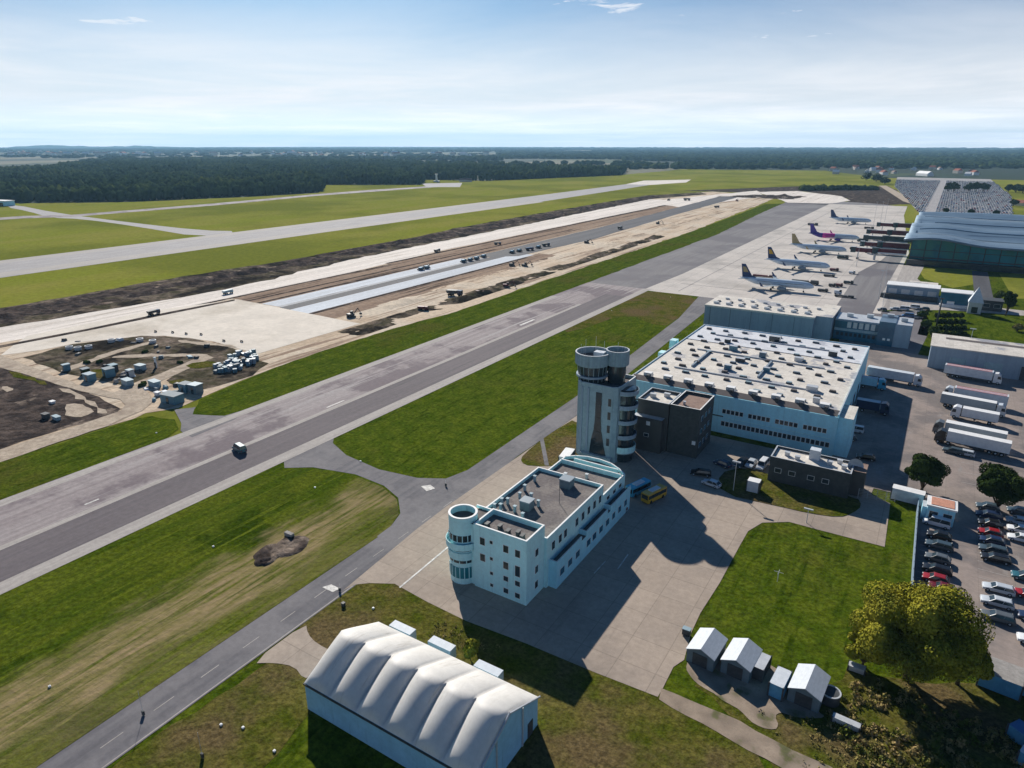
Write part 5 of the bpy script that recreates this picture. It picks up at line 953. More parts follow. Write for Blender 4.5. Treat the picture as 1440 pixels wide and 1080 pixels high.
for a in [(640, 416, 'big dark dump truck on the sand beside the grass strip', 'metal_dark', 10, 1.5), (675, 413, 'low dark truck right of the big dark dump truck', 'bridge_red', 10, .8), (595, 436, 'brown truck half hidden among the soil heaps', 'bridge_red', 12, .9), (615, 354, 'dark truck on the pale haul road', 'metal_dark', 90, 1),
          (700, 344, 'olive truck beside the thin dark trench', 'metal_dark', 20, 1), (217, 442, 'dark truck on the haul road left of the new slab', 'metal_dark', 90, 1), (321, 413, 'grey truck at the top corner of the new slab', 'grey_panel', 90, 1), (745, 352, 'dark blue truck at the end of the pale strips', 'paint_navy', 60, 1.1), (768, 346, 'dark truck on the asphalt beside the blue one', 'metal_dark', 60, 1.1),
          (872, 322, 'small dark truck far along the asphalt strip', 'metal_dark', 90, 1.2), (966, 282, 'long dark truck on the far pale ground', 'metal_dark', 0, 1.6), (1008, 292, 'truck at the far end of the dark asphalt strip', 'metal_dark', 60, 1.2)]: dumper(*a)
# row of paving machines with pale blue hoods
for k, (px, py) in enumerate(((592, 380), (600, 378), (652, 369), (661, 367), (670, 365), (680, 362), (720, 356), (730, 354), (757, 349))):
    x, y = P(px, py); t = thing('paving_machine', ('blue-hooded paving machine beside the pale concrete strips, number %d from the slab side' % (k + 1)).replace('number 1', 'first').replace('number 2', 'second').replace('number 3', 'third').replace('number 4', 'fourth').replace('number 5', 'fifth').replace('number 6', 'sixth').replace('number 7', 'seventh').replace('number 8', 'eighth').replace('number 9', 'ninth'), 'paving machine', (x, y, 0), R(80), 'blue-hooded paving machines'); t.scale = (.72, .72, .72)
    mb = MB(); mb.box(-3, 3, -1.6, 1.6, .5, 1.5, 'metal_dark'); mb.build('frame', t); mb = MB(); mb.box(-2, 1.5, -1.3, 1.3, 1.5, 2.7, 'tarp_blue', 'cont_blue'); mb.build('hood', t); mb = MB(); mb.box(1.7, 2.6, -1, 1, 1.5, 3.2, 'glass_dark', 'trim_white'); mb.build('cab', t)
# site huts, containers and heaps of pipes
H_ = [(94, 521, 'tarp_blue', 2.6, 3, 3.0, 'small blue-green hut standing alone by the cream dirt road'), (121, 527, 'leaf_dark', 3.5, 3, 3.0, 'dark green hut left of the grey-blue one'), (127, 535, 'tarp_blue', 5, 3.5, 3.2, 'grey-blue hut in front of the dark green one'), (154, 529, 'tarp_blue', 5, 4, 3.8, 'dark blue hut right of the yellow-green weeds'),
      (160, 522, 'metal_dark', 4, 3, 3.2, 'dark hut behind the dark blue one'), (180, 541, 'grey_panel', 6, 3, 2.4, 'grey flat hut among pipes near the path fork'), (184, 530, 'metal_light', 3, 2.4, 3.4, 'pale grey tall hut by the path fork'), (198, 520, 'grey_panel', 5, 3, 2.4, 'grey hut behind the path fork'), (220, 517, 'trim_white', .8, .8, 5, 'white upright tank beside the diagonal path'),
      (243, 565, 'tarp_blue', 9, 5, 3.4, 'large dark blue site store next to the grass wedge'), (262, 550, 'tarp_blue', 5, 4, 3.6, 'blue site store left of the row end'), (276, 552, 'cabin_wall', 5, 4, 3.8, 'dark slate store at the end of the row by the grass strip'), (218, 543, 'grey_panel', 6, 3, 2.4, 'low grey store before the blue ones'), (222, 556, 'cont_white', 2.4, 1.6, 1.4, 'white crate left of its twin by the path'), (232, 554, 'cont_white', 2.0, 1.6, 1.2, 'white crate right of its twin by the path'),
      (65, 588, 'metal_dark', 3.0, 1.8, 1.8, 'black skip on the dark bare soil'), (80, 590, 'grey_panel', 4, 1.6, 1.3, 'grey skip right of the black one on bare soil'), (74, 567, 'trim_white', 2.2, 1.4, .8, 'white sheet pile lying on the dark soil')]
for px, py, m, L_, W_, h, l in H_:
    L_ *= .66; W_ *= .7; h *= .72
    x, y = P(px, py); t = thing('site_hut', l, 'site hut', (x, y, 0), R(random.uniform(-8, 8)), 'huts and stores of the building site')
    mb = MB(); mb.box(-L_ / 2, L_ / 2, -W_ / 2, W_ / 2, 0, h, m); mb.build('wall', t); mb = MB(); mb.box(-L_ / 2 - .15, L_ / 2 + .15, -W_ / 2 - .15, W_ / 2 + .15, h, h + .18, random.choice(('tarp_blue', 'cabin_wall', 'grey_panel')) if h > 1.5 else m); mb.build('roof', t)
    if h > 2: mb = MB(); mb.box(-.5, .5, -W_ / 2 - .06, -W_ / 2, 0, 2, 'glass_dark'); mb.build('door', t)
base = P(336, 512)
for k in range(90):
    px = random.uniform(302, 362); py = random.uniform(497, 526)
    if abs((px - 302) / 60 - (526 - py) / 29) > .42: continue
    x, y = P(px, py); t = thing('pipe_stack', 'blue-grey bundle of pipes or blocks in the tall pile beside the grass strip', 'pipe stack', (x, y, 0), R(random.uniform(0, 180)), 'bundles in the blue-grey material pile')
    mb = MB(); L_ = random.uniform(1.0, 2.4); h = random.uniform(.5, 1.9); mb.box(-L_ / 2, L_ / 2, -.6, .6, 0, h, random.choice(['tarp_blue', 'tarp_blue', 'grey_panel', 'plane_grey', 'cabin_wall', 'steel_wall'])); mb.build('bundle', t); mb = MB(); mb.box(-.1, .1, -.63, .63, -.0, h + .03, 'metal_dark'); mb.build('strap', t)
for px, py in ((98, 491), (110, 492), (157, 481), (197, 480), (215, 482), (125, 490)):
    x, y = P(px, py); t = thing('concrete_ring', 'short pale concrete ring lying on the scrubby soil behind the huts', 'concrete ring', (x, y, 0), 0, 'concrete rings on the scrub'); mb = MB(); mb.ring(0, 0, 1.3, .25, 0, 1.2, 'metal_light', 14); mb.build('ring', t)
r2 = random.Random(4)
for k in range(42):
    px, py = r2.choice([(r2.uniform(140, 205), r2.uniform(515, 545)), (r2.uniform(205, 250), r2.uniform(540, 565)), (r2.uniform(85, 300), r2.uniform(478, 515))]); x, y = P(px, py)
    t = thing('rubble_block', 'small loose block or bale lying about on the building site', 'block', (x, y, 0), R(r2.uniform(0, 180)), 'loose blocks among the site huts')
    mb = MB(); a = r2.uniform(.5, 1.3); b = r2.uniform(.4, .9); h = r2.uniform(.3, 1.2); m = r2.choice(['metal_dark', 'cabin_wall', 'grey_panel', 'conc_old', 'cont_white', 'tarp_blue', 'leaf_dark']); mb.add([(-a, -b, 0), (a, -b, 0), (a, b, 0), (-a, b, 0), (-a * .8, -b * .7, h), (a * .7, -b * .8, h * .9), (a * .8, b * .7, h), (-a * .7, b * .8, h * .8)], [(0, 1, 5, 4), (1, 2, 6, 5), (2, 3, 7, 6), (3, 0, 4, 7), (4, 5, 6, 7)], m); mb.build('block', t)
for px, py in ((219, 467), (243, 468), (262, 470), (315, 480), (340, 481), (283, 471)):
    x, y = P(px, py); t = thing('site_barrier', 'small dark barrier on the edge of the new concrete slab', 'barrier', (x, y, .03), 0, 'barriers along the slab edge'); t.scale = (.7, .7, .7); mb = MB(); mb.box(-1.0, 1.0, -.15, .15, .4, 1.1, 'metal_dark'); mb.build('board', t)
    for s in (-.8, .8): mb = MB(); mb.box(s - .08, s + .08, -.35, .35, 0, .42, 'metal_dark'); mb.build('foot', t)
# ---------------------------------------------------------------- trees
def tree(name, label, x, y, h, rad, mleaf, n, leaf, blobs, trunk_h=2, group=None, trunk_r=.35, squash=.8, sd=1):
    r = np.random.default_rng(sd); t = thing(name, label, 'tree', (x, y, 0), 0, group)
    cs = []
    zc = trunk_h + (h - trunk_h) * .5
    for k in range(blobs):
        d = r.normal(size=3); d /= np.linalg.norm(d); f = r.uniform(.42, .80)
        if d[2] < -.3: d[2] *= .4
        cs.append((d[0] * rad * f, d[1] * rad * f, zc + d[2] * (h - trunk_h) * .5 * f * 1.1, rad * r.uniform(.20, .40)))
    cs.append((0, 0, zc, rad * .55)); cs += [(rad * .1, -rad * .1, zc + (h - trunk_h) * .12, rad * .62), (0, rad * .2, zc + (h - trunk_h) * .2, rad * .5)]; cs = np.array(cs)
    idx = r.integers(0, len(cs), n); dirs = r.normal(size=(n, 3)); dirs /= np.linalg.norm(dirs, axis=1)[:, None]
    rr = cs[idx, 3] * (1 - .35 * r.random(n) ** 2); P0 = cs[idx, :3] + dirs * rr[:, None] * np.array([1, 1, squash])
    keep = P0[:, 2] > trunk_h * .45; P0 = P0[keep]; dirs = dirs[keep]; n = len(P0)
    nrm = dirs + r.normal(size=(n, 3)) * .38; nrm /= np.linalg.norm(nrm, axis=1)[:, None]
    a = np.cross(nrm, r.normal(size=(n, 3))); a /= np.linalg.norm(a, axis=1)[:, None]; b = np.cross(nrm, a)
    s = leaf * r.uniform(.6, 1.35, n)[:, None]
    V = np.stack([P0 - a * s - b * s * .55, P0 + a * s * .2 - b * s * .75, P0 + a * s + b * s * .1, P0 - a * s * .15 + b * s * .75], 1).reshape(-1, 3)
    me = bpy.data.meshes.new('crown'); me.vertices.add(len(V)); me.vertices.foreach_set('co', V.astype(np.float32).ravel())
    me.loops.add(4 * n); me.loops.foreach_set('vertex_index', np.arange(4 * n, dtype=np.int32)); me.polygons.add(n); me.polygons.foreach_set('loop_start', np.arange(0, 4 * n, 4, dtype=np.int32)); me.update()
    me.materials.append(MATS[mleaf]); c = bpy.data.objects.new('crown', me); COL.objects.link(c); c.parent = t
    mb = MB(); mb.tube((0, 0, -.1), (0, 0, trunk_h + .5), trunk_r, 'bark', 10, trunk_r * .75)
    for k in range(min(9, blobs)): q = cs[k]; mb.tube((0, 0, trunk_h * .8), (q[0] * .8, q[1] * .8, q[2]), trunk_r * .5, 'bark', 6, trunk_r * .15)
    mb.build('trunk', t); return t
x, y = P(1296, 690); tree('round_tree', 'round dark green tree behind the long white container, left of its twin', x, y, 9.0, 4.5, 'leaf_dark', 24000, .20, 40, .5, sd=3)
x, y = P(1402, 716); tree('round_tree', 'round dark green tree shading the cars on the right', x, y, 10.2, 5.1, 'leaf_dark', 26000, .21, 42, .5, sd=5)
x, y = P(1286, 962)
tree('broad_tree', 'big spreading yellow-green tree beside the staff car park', x - 1.0, y + .5, 15.8, 8.3, 'leaf_yellow', 110000, .155, 64, 1.2, trunk_r=.6, sd=8)
x, y = P(1346, 962); tree('broad_tree', 'smaller olive tree at the right foot of the big spreading tree', x, y, 8.5, 4.2, 'leaf_yellow', 26000, .16, 22, .9, trunk_r=.3, sd=11)
x, y = P(1213, 935); tree('broad_tree', 'low bushy tree at the left foot of the big spreading tree', x, y, 5.2, 3.2, 'leaf_yellow', 8000, .23, 14, .5, trunk_r=.2, sd=12)
x, y = P(661, 925); tree('pale_shrub', 'pale feathery shrub between the silver cabins behind the tent', x, y, 3.2, 1.7, 'leaf_yellow', 2200, .2, 9, .4, trunk_r=.08, sd=13)
x, y = P(1414, 444); tree('conifer', 'dark conifer standing alone by the road before the glass terminal', x, y, 12, 2.8, 'leaf_dark', 3000, .5, 14, 1, sd=14)
k = 0
for px, py, h, r_ in [(1218, 254, 17, 15), (1232, 256, 16, 14), (1244, 259, 13, 11), (1333, 270, 16, 9), (1341, 270, 16, 9), (1362, 270, 15, 9), (1372, 270, 16, 9), (1382, 270, 15, 9), (1418, 270, 12, 9), (1428, 271, 13, 10), (1438, 272, 13, 10), (1425, 290, 8, 5), (1400, 303, 5, 4), (1365, 301, 4, 4), (1330, 299, 4, 4)]:
    x, y = P(px, py); k += 1
    L_ = ['left tree of the dark grove at the corner of the crowded lot', 'middle tree of the dark grove at the corner of the crowded lot', 'right tree of the dark grove at the corner of the crowded lot', 'left tree of the first dark clump inside the crowded lot', 'right tree of the first dark clump inside the crowded lot', 'left tree of the second dark clump in the crowded lot', 'middle tree of the second dark clump in the crowded lot', 'right tree of the second dark clump in the crowded lot', 'left tree of the dark grove at the right end of the crowded lot', 'middle tree of the dark grove at the right end of the lot', 'tree at the right edge in the grove past the crowded lot', 'small tree below the right-hand grove of the crowded lot', 'low bush behind the terminal roof, rightmost', 'low bush behind the terminal roof, middle', 'low bush behind the terminal roof, leftmost'][k - 1]
    tree('broad_tree', L_, x, y, h, r_, 'leaf_dark', 900, 1.1, 10, 1, 'trees around the crowded lot', sd=20 + k)
row = ['front', 'second', 'third', 'back']
for j in range(4):
    for i in range(5):
        px = 1322 + i * 8 - j * 1.5; py = 478 - j * 9; x, y = P(px, py)
        tree('nursery_tree', '%s small dark tree from the left in the %s row of the planted block' % (['first', 'second', 'third', 'fourth', 'fifth'][i], row[j]), x, y, 3.6, 1.7, 'leaf_dark', 420, .42, 5, .5, 'planted rows of small trees', .12, sd=50 + j * 5 + i)
for i, (px, py, h, r_, l) in enumerate([(1300, 462, 4, 2.6, 'bush left of the planted tree rows, nearer the glazed office'), (1310, 474, 4.5, 3, 'bush in front of the planted tree rows'), (1296, 448, 3.5, 2.4, 'bush behind the cars near the glazed office'), (1430, 466, 3, 2.5, 'ochre bush on the bright lawn at the right edge'), (1404, 424, 6, 3, 'leafy tree right behind the dark conifer')]):
    x, y = P(px, py); tree('bush', l, x, y, h, r_, 'leaf_mid' if i != 3 else 'leaf_scrub', 900, .38, 8, .4, sd=80 + i)
for i, (px, py) in enumerate(((1270, 436), (1258, 436), (1285, 434), (1276, 446), (1288, 447), (1300, 436), (1296, 441), (1262, 448), (1240, 437))):
    L_ = ['white', 'silver', 'white', 'blue', 'silver', 'slate', 'black', 'navy', 'grey']
    place_car(L_[i], 'van' if i in (0, 2, 3) else 'hatchback', P(px, py), R(5), '%s vehicle in the small lot behind the glazed office, %s' % (L_[i], ['front left of the white vans', 'left end', 'right white van', 'centre of the front row', 'front row right', 'back row right end', 'beside the right bush', 'front left corner', 'alone by the fence'][i]), None)
# woods and scrub: uncountable masses
ico = None
def blob_mesh(name, pts, m, sub=1, jit=.22, seed=1):
    """many lumpy crowns joined in one mesh; pts: x,y,z0,rx,h"""
    import bmesh
    bm = bmesh.new(); bmesh.ops.create_icosphere(bm, subdivisions=sub, radius=1); bv = np.array([v.co[:] for v in bm.verts]); bf = np.array([[v.index for v in f.verts] for f in bm.faces]); bm.free()
    r = np.random.default_rng(seed); pts = np.array(pts); n = len(pts); nv = len(bv); nf = len(bf)
    V = np.repeat(bv[None], n, 0) * (1 + r.uniform(-jit, jit, (n, nv, 1)))
    a = r.uniform(0, 6.28, n); ca, sa = np.cos(a)[:, None], np.sin(a)[:, None]; X = V[..., 0] * ca - V[..., 1] * sa; Y = V[..., 0] * sa + V[..., 1] * ca; Z = V[..., 2]
    V = np.stack([X * pts[:, 3:4] + pts[:, 0:1], Y * pts[:, 3:4] + pts[:, 1:2], (Z * .5 + .5) * pts[:, 4:5] + pts[:, 2:3]], 2).reshape(-1, 3)
    Fx = (bf[None] + (np.arange(n) * nv)[:, None, None]).reshape(-1)
    me = bpy.data.meshes.new(name); me.vertices.add(len(V)); me.vertices.foreach_set('co', V.astype(np.float32).ravel()); me.loops.add(len(Fx)); me.loops.foreach_set('vertex_index', Fx.astype(np.int32)); me.polygons.add(n * nf); me.polygons.foreach_set('loop_start', np.arange(0, 3 * n * nf, 3, dtype=np.int32)); me.update()
    me.materials.append(MATS[m]); o = bpy.data.objects.new(name, me); COL.objects.link(o); return o
def scatter(poly, step, hmin, hmax, rmin, rmax, seed, mask=None, z0=-1):
    r = np.random.default_rng(seed); xs = [p[0] for p in poly]; ys = [p[1] for p in poly]; out = []
    y = min(ys)
    while y < max(ys):
        x = min(xs)
        while x < max(xs):
            a, b = x + r.uniform(-.5, .5) * step, y + r.uniform(-.5, .5) * step
            if inside(a, b, poly) and (mask is None or mask(a, b)): out.append((a, b, z0, r.uniform(rmin, rmax), r.uniform(hmin, hmax)))
            x += step
        y += step
    return out
F1 = PL([(-60, 284), (20, 284), (187, 282), (367, 274), (450, 269), (452, 259), (590, 259), (594, 252), (680, 254), (775, 250), (873, 246)]) + PL([(880, 240), (700, 236), (520, 231), (300, 229), (230, 230), (95, 235), (60, 240), (-80, 243)], 0)
pts = scatter(F1, 9.5, 8, 20, 4.5, 8.0, 1, lambda a, b: mn.noise(Vector((a * .006, b * .006, 2))) > -.40)
pts = [(a, b, c, d, e * (.75 + .5 * mn.noise(Vector((a * .012, b * .012, 6))) + .25)) for a, b, c, d, e in pts]
ed = F1[:11]; r_ = random.Random(3)
for a, b in zip(ed, ed[1:]):
    L_ = math.dist(a, b)
    for k in range(int(L_ / 6)):
        f = k * 6 / L_; pts.append((a[0] + (b[0] - a[0]) * f + r_.uniform(-5, 5), a[1] + (b[1] - a[1]) * f + r_.uniform(-5, 5), -1, r_.uniform(4, 6.5), r_.uniform(12, 18)))
tag(blob_mesh('woodland', pts, 'leaf_forest', 2 if len(pts) < 9000 else 1, .2), 'dense dark green wood along the far side of the airfield', 'woodland', None, 'stuff')
print('wood', len(pts))
# far belts of wood out to the horizon
def ray(px, py, z=0): return P(px, py, z)
far = []; r_ = random.Random(9)
def maskf(a, b): return mn.noise(Vector((a * .0009, b * .0009, 5.0))) + .4 * mn.noise(Vector((a * .003, b * .003, 9.0))) > -.30
nfar = 0
while nfar < 26000:
    px = r_.uniform(-80, 1520); py = 204.6 + 27 * r_.random() ** 1.5
    if px > 860 and r_.random() < .35: py = r_.uniform(206, 238)
    x, y = P(px, py); d = math.hypot(x, y)
    nfar += 1
    if d > 17500 or not maskf(x, y): continue
    if px < 700 and 214 < py < 222 and r_.random() < .88: continue
    if px < 100 and py > 224: continue
    if px > 1150 and py > 237: continue
    sz = max(7, d * .0042); far.append((x, y, -2, sz * r_.uniform(.8, 1.5), r_.uniform(11, 19)))
tag(blob_mesh('distant_woods', far, 'leaf_forest', 1, .2, 4), 'belts of distant woods reaching to the horizon', 'woodland', None, 'stuff')
HP = PL([(1128, 268), (1180, 267), (1232, 267)]); pts = []
for a, b in zip(HP, HP[1:]):
    for k in range(34): f = k / 34; pts.append((a[0] + (b[0] - a[0]) * f + random.uniform(-3, 3), a[1] + (b[1] - a[1]) * f + random.uniform(-8, 8), -1, random.uniform(5, 9), random.uniform(6, 11)))
tag(blob_mesh('hedge_belt', pts, 'leaf_forest', 1, .3, 12), 'long dark belt of bushes past the apron end', 'bushes', None, 'stuff')
# scrub at the bottom right
SC = PL([(1150, 1010), (1200, 965), (1250, 958), (1300, 975), (1340, 1000), (1400, 1020), (1450, 1070), (1450, 1120), (1180, 1120), (1190, 1060)])
def leaf_mass(name, pts, m, leaf, per, seed):
    r = np.random.default_rng(seed); pts = np.array(pts); pts = np.repeat(pts, per, 0); n = len(pts); d = r.normal(size=(n, 3)); d /= np.linalg.norm(d, axis=1)[:, None]; d[:, 2] = np.abs(d[:, 2])
    C = pts[:, :3] + d * np.stack([pts[:, 3], pts[:, 3], pts[:, 4]], 1) * r.uniform(.5, 1, (n, 1))
    nr = d + r.normal(size=(n, 3)) * .6; nr /= np.linalg.norm(nr, axis=1)[:, None]; a = np.cross(nr, r.normal(size=(n, 3))); a /= np.linalg.norm(a, axis=1)[:, None]; b = np.cross(nr, a); s = leaf * r.uniform(.5, 1.4, (n, 1))
    V = np.stack([C - a * s, C - b * s * .7, C + a * s, C + b * s * .7], 1).reshape(-1, 3); me = bpy.data.meshes.new(name); me.vertices.add(len(V)); me.vertices.foreach_set('co', V.astype(np.float32).ravel()); me.loops.add(4 * n); me.loops.foreach_set('vertex_index', np.arange(4 * n, dtype=np.int32)); me.polygons.add(n); me.polygons.foreach_set('loop_start', np.arange(0, 4 * n, 4, dtype=np.int32)); me.update()
    me.materials.append(MATS[m]); o = bpy.data.objects.new(name, me); COL.objects.link(o); return o
tag(leaf_mass('undergrowth', scatter(SC, 1.3, .4, 1.3, .5, 1.1, 6, lambda a, b: mn.noise(Vector((a * .25, b * .25, 2))) > -.12, 0), 'leaf_scrub', .17, 60, 6), 'ragged brown-green undergrowth below the big yellow-green tree', 'undergrowth', None, 'stuff')
for nm, poly, st, msk, lab in (('weed_tufts', PL([(1060, 1000), (1150, 1010), (1200, 960), (1230, 1080), (1140, 1085)]), 1.2, 0.0, 'rough weeds between the gabled cabins and the dirt track'), ('weed_tufts', PL([(600, 870), (655, 885), (720, 912), (650, 912), (590, 890)]), .9, -.1, 'pale weeds on the grass bank behind the tent')):
    tag(leaf_mass(nm, scatter(poly, st, .15, .6, .3, .7, 8, lambda a, b: mn.noise(Vector((a * .3, b * .3, 4))) > msk, 0), 'leaf_scrub', .12, 14, 8), lab, 'weeds', None, 'stuff')
# scattered bushes of the green airfield verge
# ---------------------------------------------------------------- far village houses
r_ = random.Random(21)
wl = ['white', 'cream', 'pale']; rc = ['red', 'brown', 'grey']
def house(x, y, L_, W_, h, wm, rm, label, cat='house', group='far houses beyond the woods', name='house'):
    t = thing(name, label, cat, (x, y, -.6), R(r_.uniform(0, 180)), group); mb = MB(); mb.box(-L_ / 2, L_ / 2, -W_ / 2, W_ / 2, 0, h, wm); mb.build('wall', t)
    mb = MB(); mb.add([(-L_ / 2, -W_ / 2, h), (L_ / 2, -W_ / 2, h), (L_ / 2, W_ / 2, h), (-L_ / 2, W_ / 2, h), (-L_ / 2, 0, h + W_ * .35), (L_ / 2, 0, h + W_ * .35)], [(0, 1, 5, 4), (2, 3, 4, 5), (1, 2, 5), (3, 0, 4)], rm); mb.build('roof', t)
for k in range(70):
    px = r_.choice([r_.uniform(150, 460), r_.uniform(0, 200), r_.uniform(330, 700)]); py = r_.uniform(215, 220.5); x, y = P(px, py); s = r_.uniform(1, 1.9)
    rm, rn = r_.choice([('brick_red', 'reddish'), ('roof_brown', 'brown'), ('metal_light', 'pale grey')])
    house(x, y, 24 * s, 14 * s, 10 * s, r_.choice(['house_wall', 'trim_white']), rm, 'far house with a %s roof in the village beyond the dark wood' % rn, group='far %s-roofed village houses' % rn)
for k in range(22):
    px, py = r_.uniform(1165, 1400), r_.uniform(236, 247); x, y = P(px, py); s = r_.uniform(.9, 1.5)
    rm, rn = r_.choice([('brick_red', 'reddish'), ('roof_brown', 'brown'), ('trim_white', 'white')])
    house(x, y, 13 * s, 10 * s, 5 * s, r_.choice(['house_wall', 'trim_white']), rm, 'far house with a %s roof beyond the crowded lot' % rn, group='far %s-roofed houses beyond the lot' % rn)
x, y = P(1300, 247); house(x, y, 46, 16, 6, 'trim_white', 'trim_white', 'long white shed beyond the crowded lot', 'shed', None, 'shed')
x, y = P(1435, 289); house(x, y, 12, 10, 4, 'house_wall', 'brick_red', 'small house with a red roof at the right edge behind the terminal', 'house', None)
x, y = P(6, 289); t = thing('white_hangar', 'small white hangar at the left edge before the dark wood', 'hangar', (x, y, 0), R(10)); mb = MB(); mb.box(-14, 12, -6, 6, 0, 5.5, 'blue_wall'); mb.build('wall', t); mb = MB(); mb.box(-14.5, 12.5, -6.5, 6.5, 5.5, 6.4, 'trim_white'); mb.build('roof', t); mb = MB(); mb.box(-5, 8, -6.1, -6, 0, 4, 'glass_dark'); mb.build('door', t)
x, y = P(614, 256); t = thing('radar_tower', 'slim white radar tower in front of the far wood', 'tower', (x, y, 0)); mb = MB(); mb.cyl(0, 0, 2.4, 0, 14, 'trim_white', 12, 1.9); mb.build('shaft', t); mb = MB(); mb.cyl(0, 0, 3.0, 14, 16, 'metal_light', 12); mb.build('head', t); mb = MB(); mb.box(-6, 6, -3, 3, 0, 3, 'trim_white', 'metal_light'); mb.build('base_house', t)
x, y = P(655, 255.5); house(x, y, 26, 10, 4, 'house_wall', 'roof_brown', 'low brown-roofed shed right of the slim radar tower', 'shed', None, 'shed')
# hills on the horizon
mb = MB(); vs = []; N_ = 90
for i in range(N_ + 1):
    px = -60 + 480 * i / N_; a = Vector(P(px, 206)) .normalized() * 16500; h = 70 * max(0, math.exp(-((px - 70) / 60) ** 2) + .75 * math.exp(-((px - 195) / 55) ** 2) + .3 * math.exp(-((px - 330) / 60) ** 2)) * (.8 + .4 * mn.noise(Vector((i * .35, 0, 0))))
    b = a * 1.06; vs += [(a.x, a.y, -5), (b.x, b.y, h), (b.x * 1.06, b.y * 1.06, -5)]
mb.add(vs, [(3 * i + k, 3 * i + 3 + k, 3 * i + 4 + k, 3 * i + 1 + k) for i in range(N_) for k in range(2)], 'leaf_forest', True); struct('hills', mb)
# ---------------------------------------------------------------- light, sky, air, camera
SAZ, SEL = R(-48.0), R(29.0)      # sun azimuth measured from +Y towards +X, elevation
sd = Vector((math.sin(SAZ) * math.cos(SEL), math.cos(SAZ) * math.cos(SEL), math.sin(SEL)))
l = bpy.data.lights.new('sun', 'SUN'); l.energy = 5.0; l.angle = R(.53); l.color = (1, .94, .85); lo = bpy.data.objects.new('sun', l); COL.objects.link(lo); lo.rotation_euler = (-sd).to_track_quat('-Z', 'Y').to_euler()
w = bpy.data.worlds.new('World'); scene.world = w; w.use_nodes = True; N, L = w.node_tree.nodes, w.node_tree.links; bg = N['Background']; bg.inputs['Strength'].default_value = .05
sk = N.new('ShaderNodeTexSky'); sk.sky_type = 'NISHITA'; sk.sun_disc = False; sk.sun_elevation = SEL; sk.sun_rotation = SAZ; sk.altitude = 100; sk.air_density = 1.0; sk.dust_density = .6; sk.ozone_density = 3.5
tc = N.new('ShaderNodeTexCoord'); sep = N.new('ShaderNodeSeparateXYZ'); L.new(tc.outputs['Generated'], sep.inputs[0])
# thin high cloud: direction projected on a plane overhead
z1 = N.new('ShaderNodeMath'); z1.operation = 'MAXIMUM'; z1.inputs[1].default_value = .0; L.new(sep.outputs['Z'], z1.inputs[0]); z2 = N.new('ShaderNodeMath'); z2.operation = 'ADD'; z2.inputs[1].default_value = .035; L.new(z1.outputs[0], z2.inputs[0])
dv = N.new('ShaderNodeVectorMath'); dv.operation = 'DIVIDE'; cb = N.new('ShaderNodeCombineXYZ')
for i in range(3): L.new(z2.outputs[0], cb.inputs[i])
L.new(tc.outputs['Generated'], dv.inputs[0]); L.new(cb.outputs[0], dv.inputs[1])
def cloud(scale, lo_, hi_, seed, detail=8):
    mp = N.new('ShaderNodeMapping'); mp.inputs['Location'].default_value = (seed, seed * .7, seed); mp.inputs['Scale'].default_value = (1, 1, .0); L.new(dv.outputs[0], mp.inputs[0])
    n = N.new('ShaderNodeTexNoise'); n.inputs['Scale'].default_value = scale; n.inputs['Detail'].default_value = detail; n.inputs['Roughness'].default_value = .62; n.inputs['Distortion'].default_value = .4; L.new(mp.outputs[0], n.inputs['Vector'])
    r = N.new('ShaderNodeMapRange'); r.interpolation_type = 'SMOOTHSTEP'; r.inputs[1].default_value = lo_; r.inputs[2].default_value = hi_; L.new(n.outputs['Fac'], r.inputs[0]); return r.outputs[0]
veil = cloud(.30, .35, .75, 3.0); puff = cloud(1.3, .615, .68, 17.0)
def m2(op, a, b):
    k = N.new('ShaderNodeMath'); k.operation = op
    for s, v in ((k.inputs[0], a), (k.inputs[1], b)):
        if isinstance(v, (int, float)): s.default_value = v
        else: L.new(v, s)
    return k.outputs[0]
low = N.new('ShaderNodeMapRange'); low.interpolation_type = 'SMOOTHSTEP'; low.inputs[1].default_value = .21; low.inputs[2].default_value = .045; L.new(sep.outputs['Z'], low.inputs[0])
f = m2('MULTIPLY', veil, m2('ADD', m2('MULTIPLY', low.outputs[0], .16), .13)); f = m2('ADD', f, m2('ADD', m2('MULTIPLY', low.outputs[0], .66), .11)); f = m2('MAXIMUM', f, m2('MULTIPLY', puff, .75)); up = N.new('ShaderNodeMapRange'); up.interpolation_type = 'SMOOTHSTEP'; up.inputs[1].default_value = .45; up.inputs[2].default_value = .18; L.new(sep.outputs['Z'], up.inputs[0]); f = m2('MULTIPLY', m2('MINIMUM', f, 1.0), up.outputs[0])
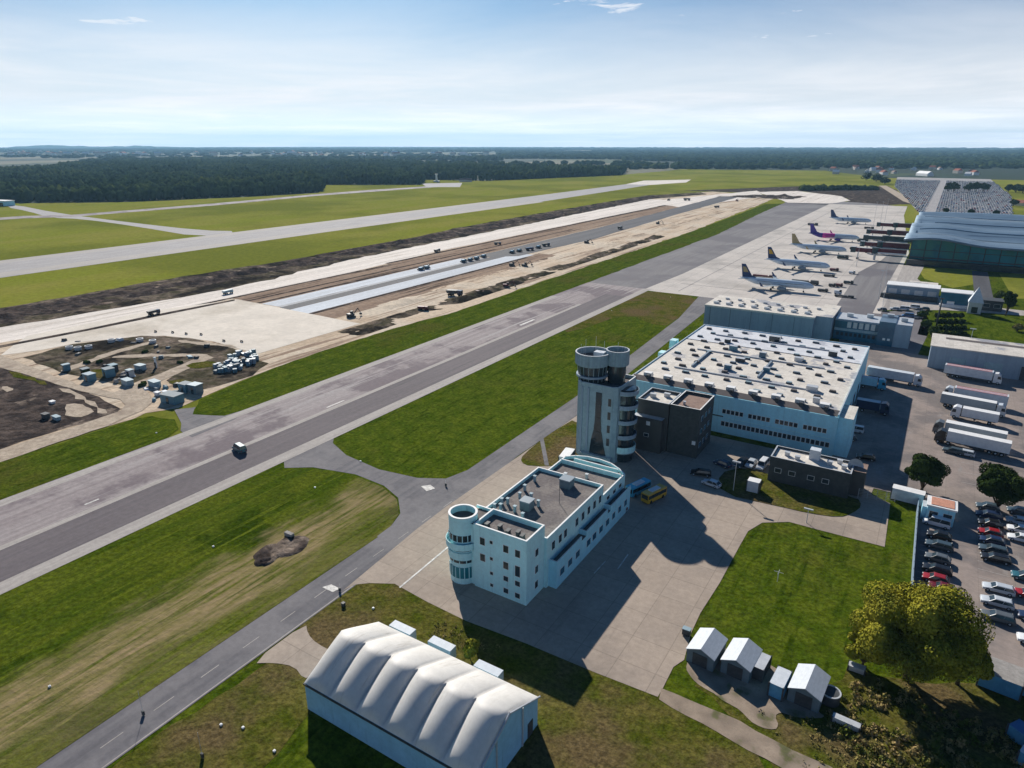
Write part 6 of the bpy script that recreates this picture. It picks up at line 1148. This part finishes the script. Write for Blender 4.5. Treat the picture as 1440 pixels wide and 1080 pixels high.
mx = N.new('ShaderNodeMix'); mx.data_type = 'RGBA'; L.new(f, mx.inputs[0]); tn = N.new('ShaderNodeMix'); tn.data_type = 'RGBA'; tn.blend_type = 'MULTIPLY'; tn.inputs[0].default_value = 1; L.new(sk.outputs[0], tn.inputs[6]); tn.inputs[7].default_value = (.24, .66, 1.0, 1); L.new(tn.outputs[2], mx.inputs[6]); mx.inputs[7].default_value = (15.6, 15.5, 15.8, 1); gl = N.new('ShaderNodeMapRange'); gl.interpolation_type = 'SMOOTHSTEP'; gl.inputs[1].default_value = .06; gl.inputs[2].default_value = .0; gl.inputs[3].default_value = 1.0; gl.inputs[4].default_value = 1.45; L.new(sep.outputs['Z'], gl.inputs[0])
gv = N.new('ShaderNodeVectorMath'); gv.operation = 'SCALE'; L.new(mx.outputs[2], gv.inputs[0]); L.new(gl.outputs[0], gv.inputs['Scale']); L.new(gv.outputs[0], bg.inputs['Color'])
# air between the camera and the horizon
hz = MB(); B = 18500; hz.box(-B, B, -B, B, -8, 330, 'trim_white'); ho = hz.build('haze'); ho['kind'] = 'stuff'; hm = bpy.data.materials.new('air'); hm.use_nodes = True; hn = hm.node_tree; hn.nodes.remove(hn.nodes['Principled BSDF'])
pv = hn.nodes.new('ShaderNodeVolumePrincipled'); pv.inputs['Density'].default_value = 5.4e-5; pv.inputs['Color'].default_value = (.38, .70, 1.0, 1); pv.inputs['Anisotropy'].default_value = .2; hn.links.new(pv.outputs[0], hn.nodes['Material Output'].inputs['Volume']); ho.data.materials.clear(); ho.data.materials.append(hm); tag(ho, 'pale blue air between the airfield and the horizon', 'haze')
cam = bpy.data.cameras.new('camera'); cam.sensor_width = 36; cam.lens = 36 * FPX / 1440; cam.clip_start = .5; cam.clip_end = 120000; co = bpy.data.objects.new('camera', cam); COL.objects.link(co); scene.camera = co
fw = Vector((-_sa * _c, _ca * _c, -_s)); co.location = (0, 0, CH); co.rotation_euler = fw.to_track_quat('-Z', 'Y').to_euler()
scene.view_settings.view_transform = 'Standard'; scene.view_settings.look = 'None'; scene.view_settings.exposure = .38; scene.view_settings.gamma = 1
scene.cycles.volume_bounces = 0; scene.cycles.max_bounces = 5; scene.cycles.volume_step_rate = 10
